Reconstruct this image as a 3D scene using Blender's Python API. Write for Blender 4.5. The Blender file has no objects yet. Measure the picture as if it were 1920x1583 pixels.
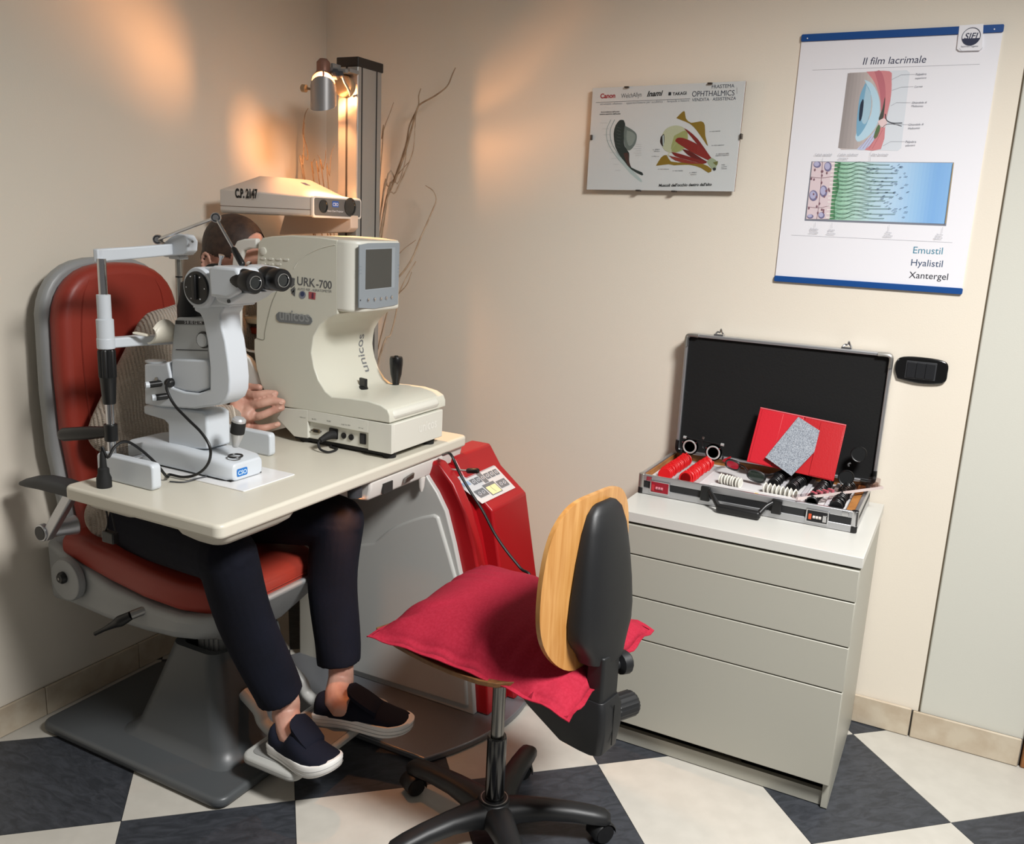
import bpy, bmesh, math, random
from math import sin, cos, pi, radians
from mathutils import Vector, Matrix
random.seed(7)
sc = bpy.context.scene
COL = sc.collection
# ------------------------------------------------------------------ camera
# room axes: wall_left is the plane x=0, wall_back the plane y=0, floor z=0, metres
FPX, CX, CY = 1651.66, 960.0, 791.5
CAM = Vector((2.31670, -2.82593, 1.52))
RX = Vector((0.88406153, 0.46504578, 0.04655781))
RD = Vector((0.1431684, -0.1746377, -0.97416861))
RF = Vector((-0.44490226, 0.8678906, -0.22097033))
cd = bpy.data.cameras.new('camera'); cam = bpy.data.objects.new('camera', cd); COL.objects.link(cam)
M = Matrix.Identity(4)
for i in range(3):
    M[i][0] = RX[i]; M[i][1] = -RD[i]; M[i][2] = -RF[i]; M[i][3] = CAM[i]
cam.matrix_world = M
cd.sensor_fit = 'HORIZONTAL'; cd.sensor_width = 36.0; cd.lens = FPX * 36 / 1920; cd.clip_start = 0.02
sc.camera = cam
# ------------------------------------------------------------------ light and exposure
sc.view_settings.view_transform = 'Standard'; sc.view_settings.look = 'None'
sc.view_settings.gamma = 1.0; sc.view_settings.use_curve_mapping = False
sc.view_settings.exposure = 0.16
sc.cycles.use_denoising = True
sc.cycles.max_bounces = 8
w = bpy.data.worlds.new('room_ambience'); sc.world = w; w.use_nodes = True
bg = w.node_tree.nodes['Background']
bg.inputs[0].default_value = (1.0, 0.97, 0.93, 1); bg.inputs[1].default_value = 0.14

def area(name, loc, target, sx, sy, power, color, spread=180):
    l = bpy.data.lights.new(name, 'AREA'); l.shape = 'RECTANGLE'; l.size = sx; l.size_y = sy
    l.energy = power; l.color = color; l.spread = radians(spread)
    o = bpy.data.objects.new(name, l); COL.objects.link(o); o.location = loc
    o.rotation_euler = (Vector(target) - Vector(loc)).to_track_quat('-Z', 'Y').to_euler()
    return o
area('ceiling_light', (3.05, -1.7, 2.78), (2.2, -1.35, 0), 0.55, 0.55, 74, (1.0, 0.99, 0.972), 126)

# ------------------------------------------------------------------ helpers
def ray(px, py):
    return RX * (px - CX) + RD * (py - CY) + RF * FPX
def ay(px, py, y):                 # point of the plane y=const seen at a photo pixel
    r = ray(px, py); t = (y - CAM.y) / r.y; return CAM + r * t
def ax(px, py, x):
    r = ray(px, py); t = (x - CAM.x) / r.x; return CAM + r * t
def az(px, py, z):
    r = ray(px, py); t = (z - CAM.z) / r.z; return CAM + r * t
def ap(px, py, p0, n):             # point of an arbitrary plane
    r = ray(px, py); t = (Vector(p0) - CAM).dot(n) / r.dot(n); return CAM + r * t
def xz(pts, y):                    # outline in a plane y=const as (x, z)
    return [(p.x, p.z) for p in (ay(a, b, y) for a, b in pts)]
def yz(pts, x):
    return [(p.y, p.z) for p in (ax(a, b, x) for a, b in pts)]
def xy(pts, z):
    return [(p.x, p.y) for p in (az(a, b, z) for a, b in pts)]

def lin(c):
    c = c / 255.0
    return c / 12.92 if c <= 0.04045 else ((c + 0.055) / 1.055) ** 2.4
def rgb(r, g, b):
    return (lin(r), lin(g), lin(b), 1.0)
MATS = {}
def mat(name, col, rough=0.5, metal=0.0, bump=None, vary=None, coat=0.0, spec=0.5, sheen=0.0, emit=None):
    """procedural principled material; bump=(scale, strength); vary=(scale, colour2, detail)"""
    if name in MATS: return MATS[name]
    m = bpy.data.materials.new(name); m.use_nodes = True; nt = m.node_tree
    b = nt.nodes['Principled BSDF']
    b.inputs['Base Color'].default_value = rgb(*col)
    b.inputs['Roughness'].default_value = rough; b.inputs['Metallic'].default_value = metal
    b.inputs['Specular IOR Level'].default_value = spec
    if coat: b.inputs['Coat Weight'].default_value = coat; b.inputs['Coat Roughness'].default_value = 0.12
    if sheen: b.inputs['Sheen Weight'].default_value = sheen; b.inputs['Sheen Roughness'].default_value = 0.5
    if emit:
        b.inputs['Emission Color'].default_value = rgb(*emit[0]); b.inputs['Emission Strength'].default_value = emit[1]
    tc = nt.nodes.new('ShaderNodeTexCoord')
    if vary:
        n = nt.nodes.new('ShaderNodeTexNoise'); n.inputs['Scale'].default_value = vary[0]
        n.inputs['Detail'].default_value = vary[2] if len(vary) > 2 else 4
        nt.links.new(tc.outputs['Object'], n.inputs['Vector'])
        r = nt.nodes.new('ShaderNodeValToRGB'); r.color_ramp.elements[0].position = 0.38; r.color_ramp.elements[1].position = 0.64
        r.color_ramp.elements[0].color = rgb(*col); r.color_ramp.elements[1].color = rgb(*vary[1])
        nt.links.new(n.outputs['Fac'], r.inputs[0]); nt.links.new(r.outputs[0], b.inputs['Base Color'])
    if bump:
        n = nt.nodes.new('ShaderNodeTexNoise'); n.inputs['Scale'].default_value = bump[0]; n.inputs['Detail'].default_value = 3
        nt.links.new(tc.outputs['Object'], n.inputs['Vector'])
        bp = nt.nodes.new('ShaderNodeBump'); bp.inputs['Strength'].default_value = bump[1]; bp.inputs['Distance'].default_value = 0.002
        nt.links.new(n.outputs['Fac'], bp.inputs['Height']); nt.links.new(bp.outputs[0], b.inputs['Normal'])
    MATS[name] = m
    return m
def glass(name, col=(255, 255, 255), amount=0.9, rough=0.02):
    if name in MATS: return MATS[name]
    m = bpy.data.materials.new(name); m.use_nodes = True; nt = m.node_tree
    nt.nodes.remove(nt.nodes['Principled BSDF']); out = nt.nodes['Material Output']
    t = nt.nodes.new('ShaderNodeBsdfTransparent'); t.inputs[0].default_value = rgb(*col)
    g = nt.nodes.new('ShaderNodeBsdfGlossy'); g.inputs['Roughness'].default_value = rough
    lw = nt.nodes.new('ShaderNodeLayerWeight'); pw = nt.nodes.new('ShaderNodeMath'); pw.operation = 'POWER'; pw.inputs[1].default_value = 4
    fr = nt.nodes.new('ShaderNodeMath'); fr.operation = 'MULTIPLY_ADD'; fr.inputs[1].default_value = 0.5 * amount; fr.inputs[2].default_value = 0.03 * amount
    nt.links.new(lw.outputs['Facing'], pw.inputs[0]); nt.links.new(pw.outputs[0], fr.inputs[0])
    mx = nt.nodes.new('ShaderNodeMixShader')
    nt.links.new(fr.outputs[0], mx.inputs[0]); nt.links.new(t.outputs[0], mx.inputs[1]); nt.links.new(g.outputs[0], mx.inputs[2])
    nt.links.new(mx.outputs[0], out.inputs[0]); MATS[name] = m
    return m

def catmull(pts, sub):
    P = [Vector(p) for p in pts]
    if len(P) < 3 or sub <= 1: return P
    out = []
    for i in range(len(P) - 1):
        p0 = P[i - 1] if i else P[0] * 2 - P[1]; p1 = P[i]; p2 = P[i + 1]
        p3 = P[i + 2] if i + 2 < len(P) else P[-1] * 2 - P[-2]
        for k in range(sub):
            t = k / sub
            out.append(0.5 * ((2 * p1) + (p2 - p0) * t + (2 * p0 - 5 * p1 + 4 * p2 - p3) * t * t + (3 * p1 - p0 - 3 * p2 + p3) * t ** 3))
    out.append(P[-1]); return out
def frame_of(d):
    d = Vector(d).normalized(); a = Vector((0, 0, 1)) if abs(d.z) < 0.9 else Vector((1, 0, 0))
    u = a.cross(d).normalized(); return u, d.cross(u)
def rr(x0, x1, y0, y1, r, n=5):
    r = min(r, (x1 - x0) / 2 - 1e-5, (y1 - y0) / 2 - 1e-5); out = []
    for cx, cy, a in ((x1 - r, y1 - r, 0), (x0 + r, y1 - r, 90), (x0 + r, y0 + r, 180), (x1 - r, y0 + r, 270)):
        for k in range(n + 1):
            t = radians(a + 90 * k / n); out.append((cx + r * cos(t), cy + r * sin(t)))
    return out
def ell(cx, cy, rx, ry, n=24, a0=0, a1=360):
    full = abs(a1 - a0) >= 360
    return [(cx + rx * cos(radians(a0 + (a1 - a0) * k / (n if full else n - 1))), cy + ry * sin(radians(a0 + (a1 - a0) * k / (n if full else n - 1)))) for k in range(n)]
def smooth2(pts, sub=4):
    return [(p.x, p.y) for p in catmull([(a, b, 0) for a, b in pts], sub)]

class MB:
    def __init__(s): s.v = []; s.f = []; s.mi = []; s.m = 0
    def add(s, vs, fs):
        o = len(s.v); s.v += [Vector(p) for p in vs]
        for f in fs: s.f.append([o + i for i in f]); s.mi.append(s.m)
        return s
    def box(s, x0, x1, y0, y1, z0, z1):
        return s.add([(x, y, z) for x in (x0, x1) for y in (y0, y1) for z in (z0, z1)],
                     [(0, 1, 3, 2), (4, 6, 7, 5), (0, 4, 5, 1), (2, 3, 7, 6), (0, 2, 6, 4), (1, 5, 7, 3)])
    def obox(s, c, U, V, W):       # oriented box from half vectors
        c, U, V, W = Vector(c), Vector(U), Vector(V), Vector(W)
        return s.add([c + U * i + V * j + W * k for i in (-1, 1) for j in (-1, 1) for k in (-1, 1)],
                     [(0, 1, 3, 2), (4, 6, 7, 5), (0, 4, 5, 1), (2, 3, 7, 6), (0, 2, 6, 4), (1, 5, 7, 3)])
    def prism(s, poly, axis, lo, hi):
        n = len(poly)
        def P(a, b, t): return (t, a, b) if axis == 'x' else (a, t, b) if axis == 'y' else (a, b, t)
        vs = [P(a, b, lo) for a, b in poly] + [P(a, b, hi) for a, b in poly]
        fs = [list(range(n)), list(range(2 * n - 1, n - 1, -1))] + [(i, i + n, (i + 1) % n + n, (i + 1) % n) for i in range(n)]
        return s.add(vs, fs)
    def oprism(s, pts, off):       # extrude a planar 3d polygon by a vector
        n = len(pts); pts = [Vector(p) for p in pts]; off = Vector(off)
        return s.add(pts + [p + off for p in pts], [list(range(n)), list(range(2 * n - 1, n - 1, -1))] + [(i, i + n, (i + 1) % n + n, (i + 1) % n) for i in range(n)])
    def face(s, pts): return s.add(pts, [list(range(len(pts)))])
    def loft(s, rings, cap=True, closed=True):
        n = len(rings[0]); vs = [p for r in rings for p in r]; fs = []
        for i in range(len(rings) - 1):
            for j in range(n if closed else n - 1):
                fs.append((i * n + j, i * n + (j + 1) % n, (i + 1) * n + (j + 1) % n, (i + 1) * n + j))
        if cap: fs += [list(range(n - 1, -1, -1)), list(range((len(rings) - 1) * n, len(rings) * n))]
        return s.add(vs, fs)
    def cyl(s, p0, p1, r0, r1=None, n=24):
        return s.lathe([(r0, 0), (r0 if r1 is None else r1, 1)], p0, Vector(p1) - Vector(p0), n, unit=False)
    def lathe(s, prof, o, d, n=24, unit=True):
        o, d = Vector(o), Vector(d); u, v = frame_of(d)
        if unit: d = d.normalized()
        return s.loft([[o + d * h + (u * cos(2 * pi * k / n) + v * sin(2 * pi * k / n)) * max(r, 1e-5) for k in range(n)] for r, h in prof])
    def tube(s, pts, r, n=8, sub=4):
        P = catmull(pts, sub); R = r if isinstance(r, (list, tuple)) else [r, r]
        u = frame_of(P[1] - P[0])[0]; rings = []
        for i, p in enumerate(P):
            t = (P[min(i + 1, len(P) - 1)] - P[max(i - 1, 0)]).normalized()
            u = (u - t * u.dot(t)).normalized(); v = t.cross(u)
            q = i / (len(P) - 1) * (len(R) - 1); k = min(int(q), len(R) - 2); rad = R[k] + (R[k + 1] - R[k]) * (q - k)
            rings.append([p + (u * cos(2 * pi * j / n) + v * sin(2 * pi * j / n)) * rad for j in range(n)])
        return s.loft(rings)
    def ring(s, c, d, R, r, n=28, m=8, a0=0, a1=360):
        c = Vector(c); u, v = frame_of(d); d = Vector(d).normalized(); full = abs(a1 - a0) >= 360; rings = []
        for k in range(n if full else n + 1):
            t = radians(a0 + (a1 - a0) * k / n); e = u * cos(t) + v * sin(t)
            rings.append([c + e * R + (e * cos(2 * pi * j / m) + d * sin(2 * pi * j / m)) * r for j in range(m)])
        if full: rings.append(rings[0])
        return s.loft(rings, cap=not full)
    def ball(s, c, rx, ry=None, rz=None, n=20, m=12):
        ry = rx if ry is None else ry; rz = rx if rz is None else rz; c = Vector(c)
        return s.loft([[c + Vector((rx * sin(pi * i / m) * cos(2 * pi * k / n), ry * sin(pi * i / m) * sin(2 * pi * k / n), rz * cos(pi * i / m))) if 0 < i < m
                        else c + Vector((rx * 1e-3 * cos(2 * pi * k / n), ry * 1e-3 * sin(2 * pi * k / n), rz * (1 if i == 0 else -1))) for k in range(n)] for i in range(m + 1)])
    def text(s, txt, o, U, V, width=None, size=None, shear=0, bold=0.0, align='L', vs=1.0):
        """flat lettering: o = left end of the baseline, U/V unit directions"""
        c = bpy.data.curves.new('tmp', 'FONT'); c.body = txt; c.size = 1.0; c.shear = shear; c.offset = bold; c.fill_mode = 'FRONT'; c.resolution_u = 4
        ob = bpy.data.objects.new('tmp', c); me = ob.to_mesh()
        vv = [tuple(q.co) for q in me.vertices]; ff = [list(p.vertices) for p in me.polygons]
        ob.to_mesh_clear(); bpy.data.objects.remove(ob); bpy.data.curves.remove(c)
        if not vv: return s
        x0 = min(p[0] for p in vv); x1 = max(p[0] for p in vv)
        k = width / (x1 - x0) if width else size
        o, U, V = Vector(o), Vector(U).normalized(), Vector(V).normalized()
        sh = {'L': x0, 'R': x1, 'C': (x0 + x1) / 2}[align]
        return s.add([o + U * ((p[0] - sh) * k) + V * (p[1] * k * vs) for p in vv], ff)

def mesh_of(name, mb, mats, inv=None, smooth=40, fix=True):
    me = bpy.data.meshes.new(name)
    vs = [inv @ p for p in mb.v] if inv else mb.v
    me.from_pydata([tuple(p) for p in vs], [], mb.f)
    for m in (mats if isinstance(mats, (list, tuple)) else [mats]): me.materials.append(m)
    for p, i in zip(me.polygons, mb.mi): p.material_index = i
    if fix:
        bm = bmesh.new(); bm.from_mesh(me); bmesh.ops.recalc_face_normals(bm, faces=bm.faces); bm.to_mesh(me); bm.free()
    if smooth:
        me.polygons.foreach_set('use_smooth', [True] * len(me.polygons)); me.set_sharp_from_angle(angle=radians(smooth))
    me.update(); return me
def link(name, me, parent=None):
    o = bpy.data.objects.new(name, me); COL.objects.link(o)
    if parent is not None: o.parent = parent
    return o
def bev(o, width, seg=3, ang=35):
    b = o.modifiers.new('bevel', 'BEVEL'); b.width = width; b.segments = seg; b.limit_method = 'ANGLE'; b.angle_limit = radians(ang)
    b.use_clamp_overlap = True
    return o
INV = {}
def thing(name, loc, label, cat, group=None, rz=0.0):
    o = bpy.data.objects.new(name, None); COL.objects.link(o); o.location = loc; o.rotation_euler = (0, 0, rz)
    o.empty_display_size = 0.05; o['label'] = label; o['category'] = cat
    if group: o['group'] = group
    INV[o.name] = (Matrix.Translation(loc) @ Matrix.Rotation(rz, 4, 'Z')).inverted()
    return o
def part(name, mb, mats, parent, bevel=0, seg=3, smooth=40, local=False, ang=35, label=None, fix=True):
    r = parent
    while r.parent: r = r.parent
    o = link(name, mesh_of(name, mb, mats, None if local else INV.get(r.name), smooth, fix), parent)
    if bevel: bev(o, bevel, seg, ang)
    if label: o['label'] = label
    return o
def solo(name, mb, mats, label, cat, group=None, bevel=0, seg=3, smooth=40, fix=True):
    """a top-level thing that is one mesh; origin at its base"""
    n = len(mb.v); c = Vector((sum(p.x for p in mb.v) / n, sum(p.y for p in mb.v) / n, min(p.z for p in mb.v)))
    o = link(name, mesh_of(name, mb, mats, Matrix.Translation(-c), smooth, fix)); o.location = c
    o['label'] = label; o['category'] = cat
    if group: o['group'] = group
    if bevel: bev(o, bevel, seg)
    return o
def struct(name, mb, mats, bevel=0, smooth=40):
    o = link(name, mesh_of(name, mb, mats, None, smooth)); o['kind'] = 'structure'
    if bevel: bev(o, bevel, 2)
    return o
X, Y, Z = Vector((1, 0, 0)), Vector((0, 1, 0)), Vector((0, 0, 1))

# ------------------------------------------------------------------ materials
wall_m = mat('wall_paint', (225, 216, 201), 0.75, bump=(260, 0.12))
panel_m = mat('panel_paint', (202, 201, 191), 0.7, bump=(260, 0.1))
white_tile = mat('white_tile', (180, 176, 167), 0.42, vary=(16, (186, 182, 173), 8), bump=(60, 0.05))
dark_tile = mat('dark_tile', (40, 43, 48), 0.5, vary=(34, (58, 61, 67), 10), bump=(70, 0.06))
_nt = dark_tile.node_tree; _n = [q for q in _nt.nodes if q.type == 'TEX_NOISE'][0]; _mp = _nt.nodes.new('ShaderNodeMapping'); _mp.inputs['Scale'].default_value = (.45, 1.25, 1); _mp.inputs['Rotation'].default_value = (0, 0, .5)
_src = _n.inputs['Vector'].links[0].from_socket; _nt.links.new(_src, _mp.inputs[0]); _nt.links.new(_mp.outputs[0], _n.inputs['Vector']); _n.inputs['Distortion'].default_value = 1.2; _n.inputs['Roughness'].default_value = .62
grout_m = mat('grout', (70, 66, 60), 0.9)
skirt_m = mat('skirting_tile', (196, 184, 164), 0.5, vary=(18, (182, 166, 144), 6))
chrome = mat('chrome', (205, 205, 208), 0.14, 1.0)
steel = mat('brushed_steel', (150, 148, 145), 0.35, 1.0)
alu = mat('aluminium', (196, 197, 200), 0.38, 0.9)
black = mat('black_plastic', (16, 16, 17), 0.38)
black_matt = mat('black_matt', (18, 18, 20), 0.6)
rubber = mat('black_rubber', (20, 20, 20), 0.75)
dgrey = mat('dark_grey_plastic', (58, 60, 64), 0.5)

# ------------------------------------------------------------------ room
f = struct('floor', MB().box(-0.15, 4.6, -5.0, 0.15, -0.06, -0.008), grout_m)
TA, TS, TO = radians(42.4), 0.4265, Vector((1.543, -0.667, 0))
tu, tv = Vector((cos(TA), sin(TA), 0)), Vector((-sin(TA), cos(TA), 0))
tile_mesh = {}
for key, m in (('w', white_tile), ('d', dark_tile)):
    tb = MB().prism(rr(0.0007, TS - 0.0007, 0.0007, TS - 0.0007, 0.001, 1), 'z', -0.008, 0.0)
    tile_mesh[key] = mesh_of('tile', tb, m)
def clip_poly(P, n, d):             # keep the side n.p <= d
    out = []
    for i in range(len(P)):
        a, b = P[i], P[(i + 1) % len(P)]; da, db = a.dot(n) - d, b.dot(n) - d
        if da <= 0: out.append(a)
        if da * db < 0: out.append(a + (b - a) * (da / (da - db)))
    return out
for i in range(-12, 12):
    for j in range(-12, 12):
        c = TO + tu * ((i + .5) * TS) + tv * ((j + .5) * TS)
        if not (-0.3 < c.x < 3.6 and -2.75 < c.y < 0.3): continue
        key = 'd' if (i + j) % 2 == 0 else 'w'
        q = [TO + tu * ((i + a) * TS) + tv * ((j + b) * TS) for a, b in ((.002, .002), (.998, .002), (.998, .998), (.002, .998))]
        if all(p.x > 0.0 and p.y < 0.0 for p in q):
            o = link('tile', tile_mesh[key], f); o.location = TO + tu * (i * TS) + tv * (j * TS); o.rotation_euler = (0, 0, TA)
        else:                       # tiles cut along the walls
            q = clip_poly(clip_poly(q, -X, 0.0), Y, 0.0)
            if len(q) >= 3: link('tile', mesh_of('tile', MB().oprism(q, (0, 0, -0.008)), dark_tile if key == 'd' else white_tile), f)
struct('wall_left', MB().box(-0.12, 0.0, -5.0, 0.12, -0.06, 3.1), wall_m)
struct('wall_back', MB().box(0.0, 2.343, 0.0, 0.12, -0.06, 3.1), wall_m)
struct('trim_1', MB().box(2.347, 2.632, 0.0, 0.12, -0.06, 3.1), panel_m, 0.004)
struct('trim_2', MB().box(2.3425, 2.3475, 0.006, 0.10, 0.0, 3.1), mat('joint_shadow_gap', (92, 80, 62), 0.8))
struct('trim_3', MB().box(2.635, 2.70, -0.012, 0.12, 0.0, 3.1), mat('door_frame_wood', (150, 98, 50), 0.45, vary=(8, (120, 74, 36), 5)), 0.004)
struct('wall_right', MB().box(2.70, 4.6, 0.02, 0.12, -0.06, 3.1), panel_m)
# skirting: separate tiles
b = struct('baseboard_left', MB().box(0, 0.004, -4.0, 0.0, 0, 0.088), grout_m)
yy = -0.985 + 3 * 0.335
while yy > -3.2:
    link('tile', mesh_of('tile', MB().box(0.0035, 0.013, yy - 0.333, min(yy, -0.014), 0.001, 0.09), skirt_m), b)
    yy -= 0.335
for o in b.children: bev(o, 0.002, 2)
b = struct('baseboard_back', MB().box(0.0, 2.63, -0.004, 0, 0, 0.088), grout_m)
for x0, x1 in ((0.014, 0.33), (0.332, 0.66), (0.662, 0.99), (0.992, 1.32), (1.322, 1.65), (1.652, 1.985), (1.987, 2.325), (2.330, 2.628)):
    h = 0.094 if x1 < 2.4 else 0.09
    bev(link('tile', mesh_of('tile', MB().box(x0, x1, -0.013, -0.0035, 0.001, h), skirt_m), b), 0.0025, 2)
# ------------------------------------------------------------------ light switch
t = thing('light_switch', (2.206, 0, 1.115), 'black three-rocker light switch on the wall right of the open case', 'switch')
gloss_black = mat('gloss_black', (9, 9, 10), 0.18, coat=0.5)
ol = smooth2([(2.146, 1.122), (2.205, 1.114), (2.268, 1.122), (2.277, 1.153), (2.268, 1.185), (2.205, 1.192), (2.146, 1.185), (2.136, 1.153), (2.146, 1.122)], 5)[:-1]
part('cover_plate', MB().prism(ol, 'y', -0.011, 0.0), gloss_black, t, 0.004)
part('frame', MB().prism(rr(2.165, 2.247, 1.127, 1.179, 0.002), 'y', -0.0125, -0.010), mat('switch_frame', (52, 53, 56), 0.4), t, 0.0008)
for k in range(3):
    x0 = 2.1685 + k * 0.0252
    part('rocker', MB().prism(rr(x0, x0 + 0.0244, 1.1305, 1.1755, 0.0015), 'y', -0.0155, -0.0115), mat('switch_rocker', (30, 31, 34), 0.35), t, 0.001)

# ------------------------------------------------------------------ print helpers (flat print lies a hair in front of its sheet)
class Print:
    def __init__(s, y): s.mb = MB(); s.y = y; s.mats = []; s.k = 0
    def col(s, c):
        m = mat('ink_%02x%02x%02x' % c, c, 0.55)
        if m not in s.mats: s.mats.append(m)
        s.mb.m = s.mats.index(m); return s
    def lift(s): s.k += 1; return s.y - 0.00003 * s.k
    def poly(s, pts, c, sm=0):
        s.col(c); q = [(ay(a, b, 0).x, ay(a, b, 0).z) for a, b in pts]
        if sm: q = smooth2(q + [q[0]], sm)[:-1]
        yv = s.lift(); s.mb.face([(a, yv, b) for a, b in q]); return s
    def grad(s, q, stops, n):
        """a printed colour ramp across the quad q (left top, right top, right bottom, left bottom)"""
        lerp = lambda a, b, t: (a[0] + (b[0] - a[0]) * t, a[1] + (b[1] - a[1]) * t)
        for k in range(n):
            u = (k + .5) / n * (len(stops) - 1); i = min(int(u), len(stops) - 2); c = tuple(int(stops[i][j] + (stops[i + 1][j] - stops[i][j]) * (u - i)) for j in range(3))
            s.poly([lerp(q[0], q[1], k / n), lerp(q[0], q[1], min(1, (k + 1.1) / n)), lerp(q[3], q[2], min(1, (k + 1.1) / n)), lerp(q[3], q[2], k / n)], c)
        return s
    def line(s, pts, c, wd=1.0, sm=1):
        s.col(c); q = [(ay(a, b, 0).x, ay(a, b, 0).z) for a, b in pts]
        if sm > 1: q = smooth2(q, sm)
        yv = s.lift(); wv = wd * 0.0007
        L, R = [], []
        for i, p in enumerate(q):
            a, b = q[max(i - 1, 0)], q[min(i + 1, len(q) - 1)]; d = Vector((b[0] - a[0], b[1] - a[1], 0)).normalized()
            L.append((p[0] - d.y * wv, yv, p[1] + d.x * wv)); R.append((p[0] + d.y * wv, yv, p[1] - d.x * wv))
        n = len(q); s.mb.add(L + R, [(i, i + 1, n + i + 1, n + i) for i in range(n - 1)]); return s
    def text(s, txt, a, b, c, shear=0, bold=0.0, vs=1.0, rot=0.0):
        """from photo pixel a (left of baseline) to b (right end)"""
        s.col(c); p, q = ay(*a, 0), ay(*b, 0); d = (q - p); d.y = 0
        yv = s.lift(); U = d.normalized(); V = Vector((-U.z, 0, U.x))
        s.mb.text(txt, (p.x, yv, p.z), U, V, width=d.length, shear=shear, bold=bold, vs=vs); return s
    def build(s, name, parent): return part(name, s.mb, s.mats, parent, smooth=0, fix=False)

# ------------------------------------------------------------------ big poster
PL, PR, PB, PT = 1.760, 2.280, 1.380, 2.093
t = thing('wall_poster', (2.02, 0, PB), 'large white eye poster with blue bars, titled Il film lacrimale, right of the clip frame', 'poster')
paper = mat('poster_paper', (232, 231, 236), 0.4)
ink_blue = mat('poster_blue', (20, 72, 138), 0.35)
part('sheet', MB().box(PL, PR, -0.0045, -0.0005, PB + 0.004, PT - 0.004), paper, t)
part('hanging_bar', MB().prism(rr(PL - 0.001, PR + 0.001, PT - 0.020, PT, 0.004), 'y', -0.0085, -0.0005), ink_blue, t, 0.001)
part('hanging_bar', MB().prism(rr(PL - 0.002, PR + 0.002, PB, PB + 0.0175, 0.004), 'y', -0.0085, -0.0005), ink_blue, t, 0.001)
for x in (PL + 0.017, PR - 0.021):
    part('pin', MB().cyl((x, -0.0105, PT - 0.012), (x, -0.0085, PT - 0.012), 0.0018, n=10), paper, t)
tab = xz([(1799, 49), (1844, 46), (1842, 92), (1837, 96), (1799, 97), (1794, 93)], 0)
part('logo_tab', MB().prism(tab, 'y', -0.0095, -0.0045), paper, t, 0.0006)
P = Print(-0.0100)
c = ay(1821, 70, 0)
P.col((26, 34, 66)); P.mb.ring((c.x, -0.0101, c.z), Y, 0.0222, 0.0008, 32, 5)
yv = P.lift(); P.mb.face([(a, yv, b) for a, b in ell(c.x, c.z, 0.0215, 0.0215, 20, 192, 348)])
P.text('SIFI', (1808, 75), (1833, 74), (26, 34, 66), shear=0.2, bold=0.01)
P.text('Esplorare l\'oggetto', (1802, 90), (1834, 89), (110, 112, 124))
P.line([(1799, 92), (1803, 97), (1836, 96), (1843, 90)], (160, 162, 172), 0.5)
P.build('logo', t)
P = Print(-0.0048)
P.text('Il film lacrimale', (1618, 122), (1736, 118), (36, 40, 72), shear=0.12)
P.line([(1524, 132), (1837, 121)], (150, 150, 158), 0.55)
P.line([(1484, 441), (1786, 455)], (160, 160, 168), 0.55)
P.text('Emustil', (1712, 475), (1767, 477), (70, 132, 156))
P.text('Hyalistil', (1708, 498), (1767, 501), (52, 72, 104))
P.text('Xantergel', (1704, 521), (1777, 525), (24, 26, 42))
P.build('lettering', t)
# upper picture: section of the eye and lid
P = Print(-0.0048)
P.poly([(1591, 140), (1596, 137), (1700, 132), (1706, 137), (1690, 278), (1684, 283), (1578, 281), (1572, 276)], (214, 219, 226))
P.poly([(1590, 140), (1594, 137), (1668, 134), (1672, 150), (1670, 190), (1663, 222), (1660, 240), (1652, 279), (1578, 281), (1572, 276)], (190, 178, 176))
P.grad([(1590, 138), (1640, 136), (1630, 281), (1572, 278)], [(150, 142, 140), (176, 166, 164), (200, 188, 182)], 8)
P.poly([(1625, 135), (1668, 134), (1672, 150), (1671, 180), (1664, 212), (1657, 232), (1654, 232), (1654, 205), (1649, 180), (1640, 155)], (206, 132, 136), 3)
P.poly([(1640, 135), (1652, 134), (1660, 160), (1660, 200), (1653, 214), (1651, 180), (1646, 155)], (186, 108, 118), 3)
P.poly([(1618, 281), (1651, 240), (1660, 240), (1652, 280)], (206, 132, 136), 2)
P.poly([(1607, 280), (1630, 258), (1650, 236), (1640, 262), (1622, 281)], (186, 196, 224), 2)
P.poly([(1621, 150), (1636, 158), (1648, 182), (1650, 212), (1644, 236), (1626, 258), (1608, 266), (1606, 250), (1630, 224), (1636, 190), (1628, 165)], (182, 212, 228), 3)
P.poly([(1623, 156), (1632, 172), (1634, 200), (1626, 232), (1610, 256), (1606, 246), (1608, 215), (1613, 180)], (120, 168, 196), 3)
P.poly([(1625, 160), (1633, 178), (1633, 206), (1624, 232), (1616, 226), (1620, 190)], (166, 196, 212), 3)
P.poly([(1618, 186), (1620, 192), (1617, 218), (1613, 228), (1611, 222), (1613, 198)], (26, 40, 62), 3)
P.poly([(1659, 184), (1660, 186), (1657, 220), (1650, 226), (1648, 222), (1655, 204)], (70, 72, 62), 2)
P.poly([(1648, 234), (1651, 240), (1646, 256), (1640, 261), (1639, 254), (1644, 240)], (84, 112, 72), 2)
P.poly([(1646, 228), (1658, 222), (1664, 230), (1658, 240), (1650, 236)], (226, 200, 200), 2)
P.line([(1660, 214), (1663, 226), (1674, 231), (1692, 231)], (40, 40, 52), 1.6, 4)
P.line([(1655, 240), (1662, 234), (1676, 233), (1691, 237)], (40, 40, 52), 1.0, 4)
for a in range(5):
    P.line([(1655 - a * 7, 244 + a * 4), (1636 - a * 6, 279)], (160, 84, 96), 0.6)
for q in ((1672, 150, 1690, 141, 1716, 140), (1673, 170, 1690, 164, 1713, 163), (1671, 199, 1681, 193, 1708, 193), (1676, 234, 1690, 234, 1704, 234), (1656, 274, 1670, 266, 1697, 266)):
    P.line([q[:2], q[2:4], q[4:]], (140, 142, 150), 0.4)
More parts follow.
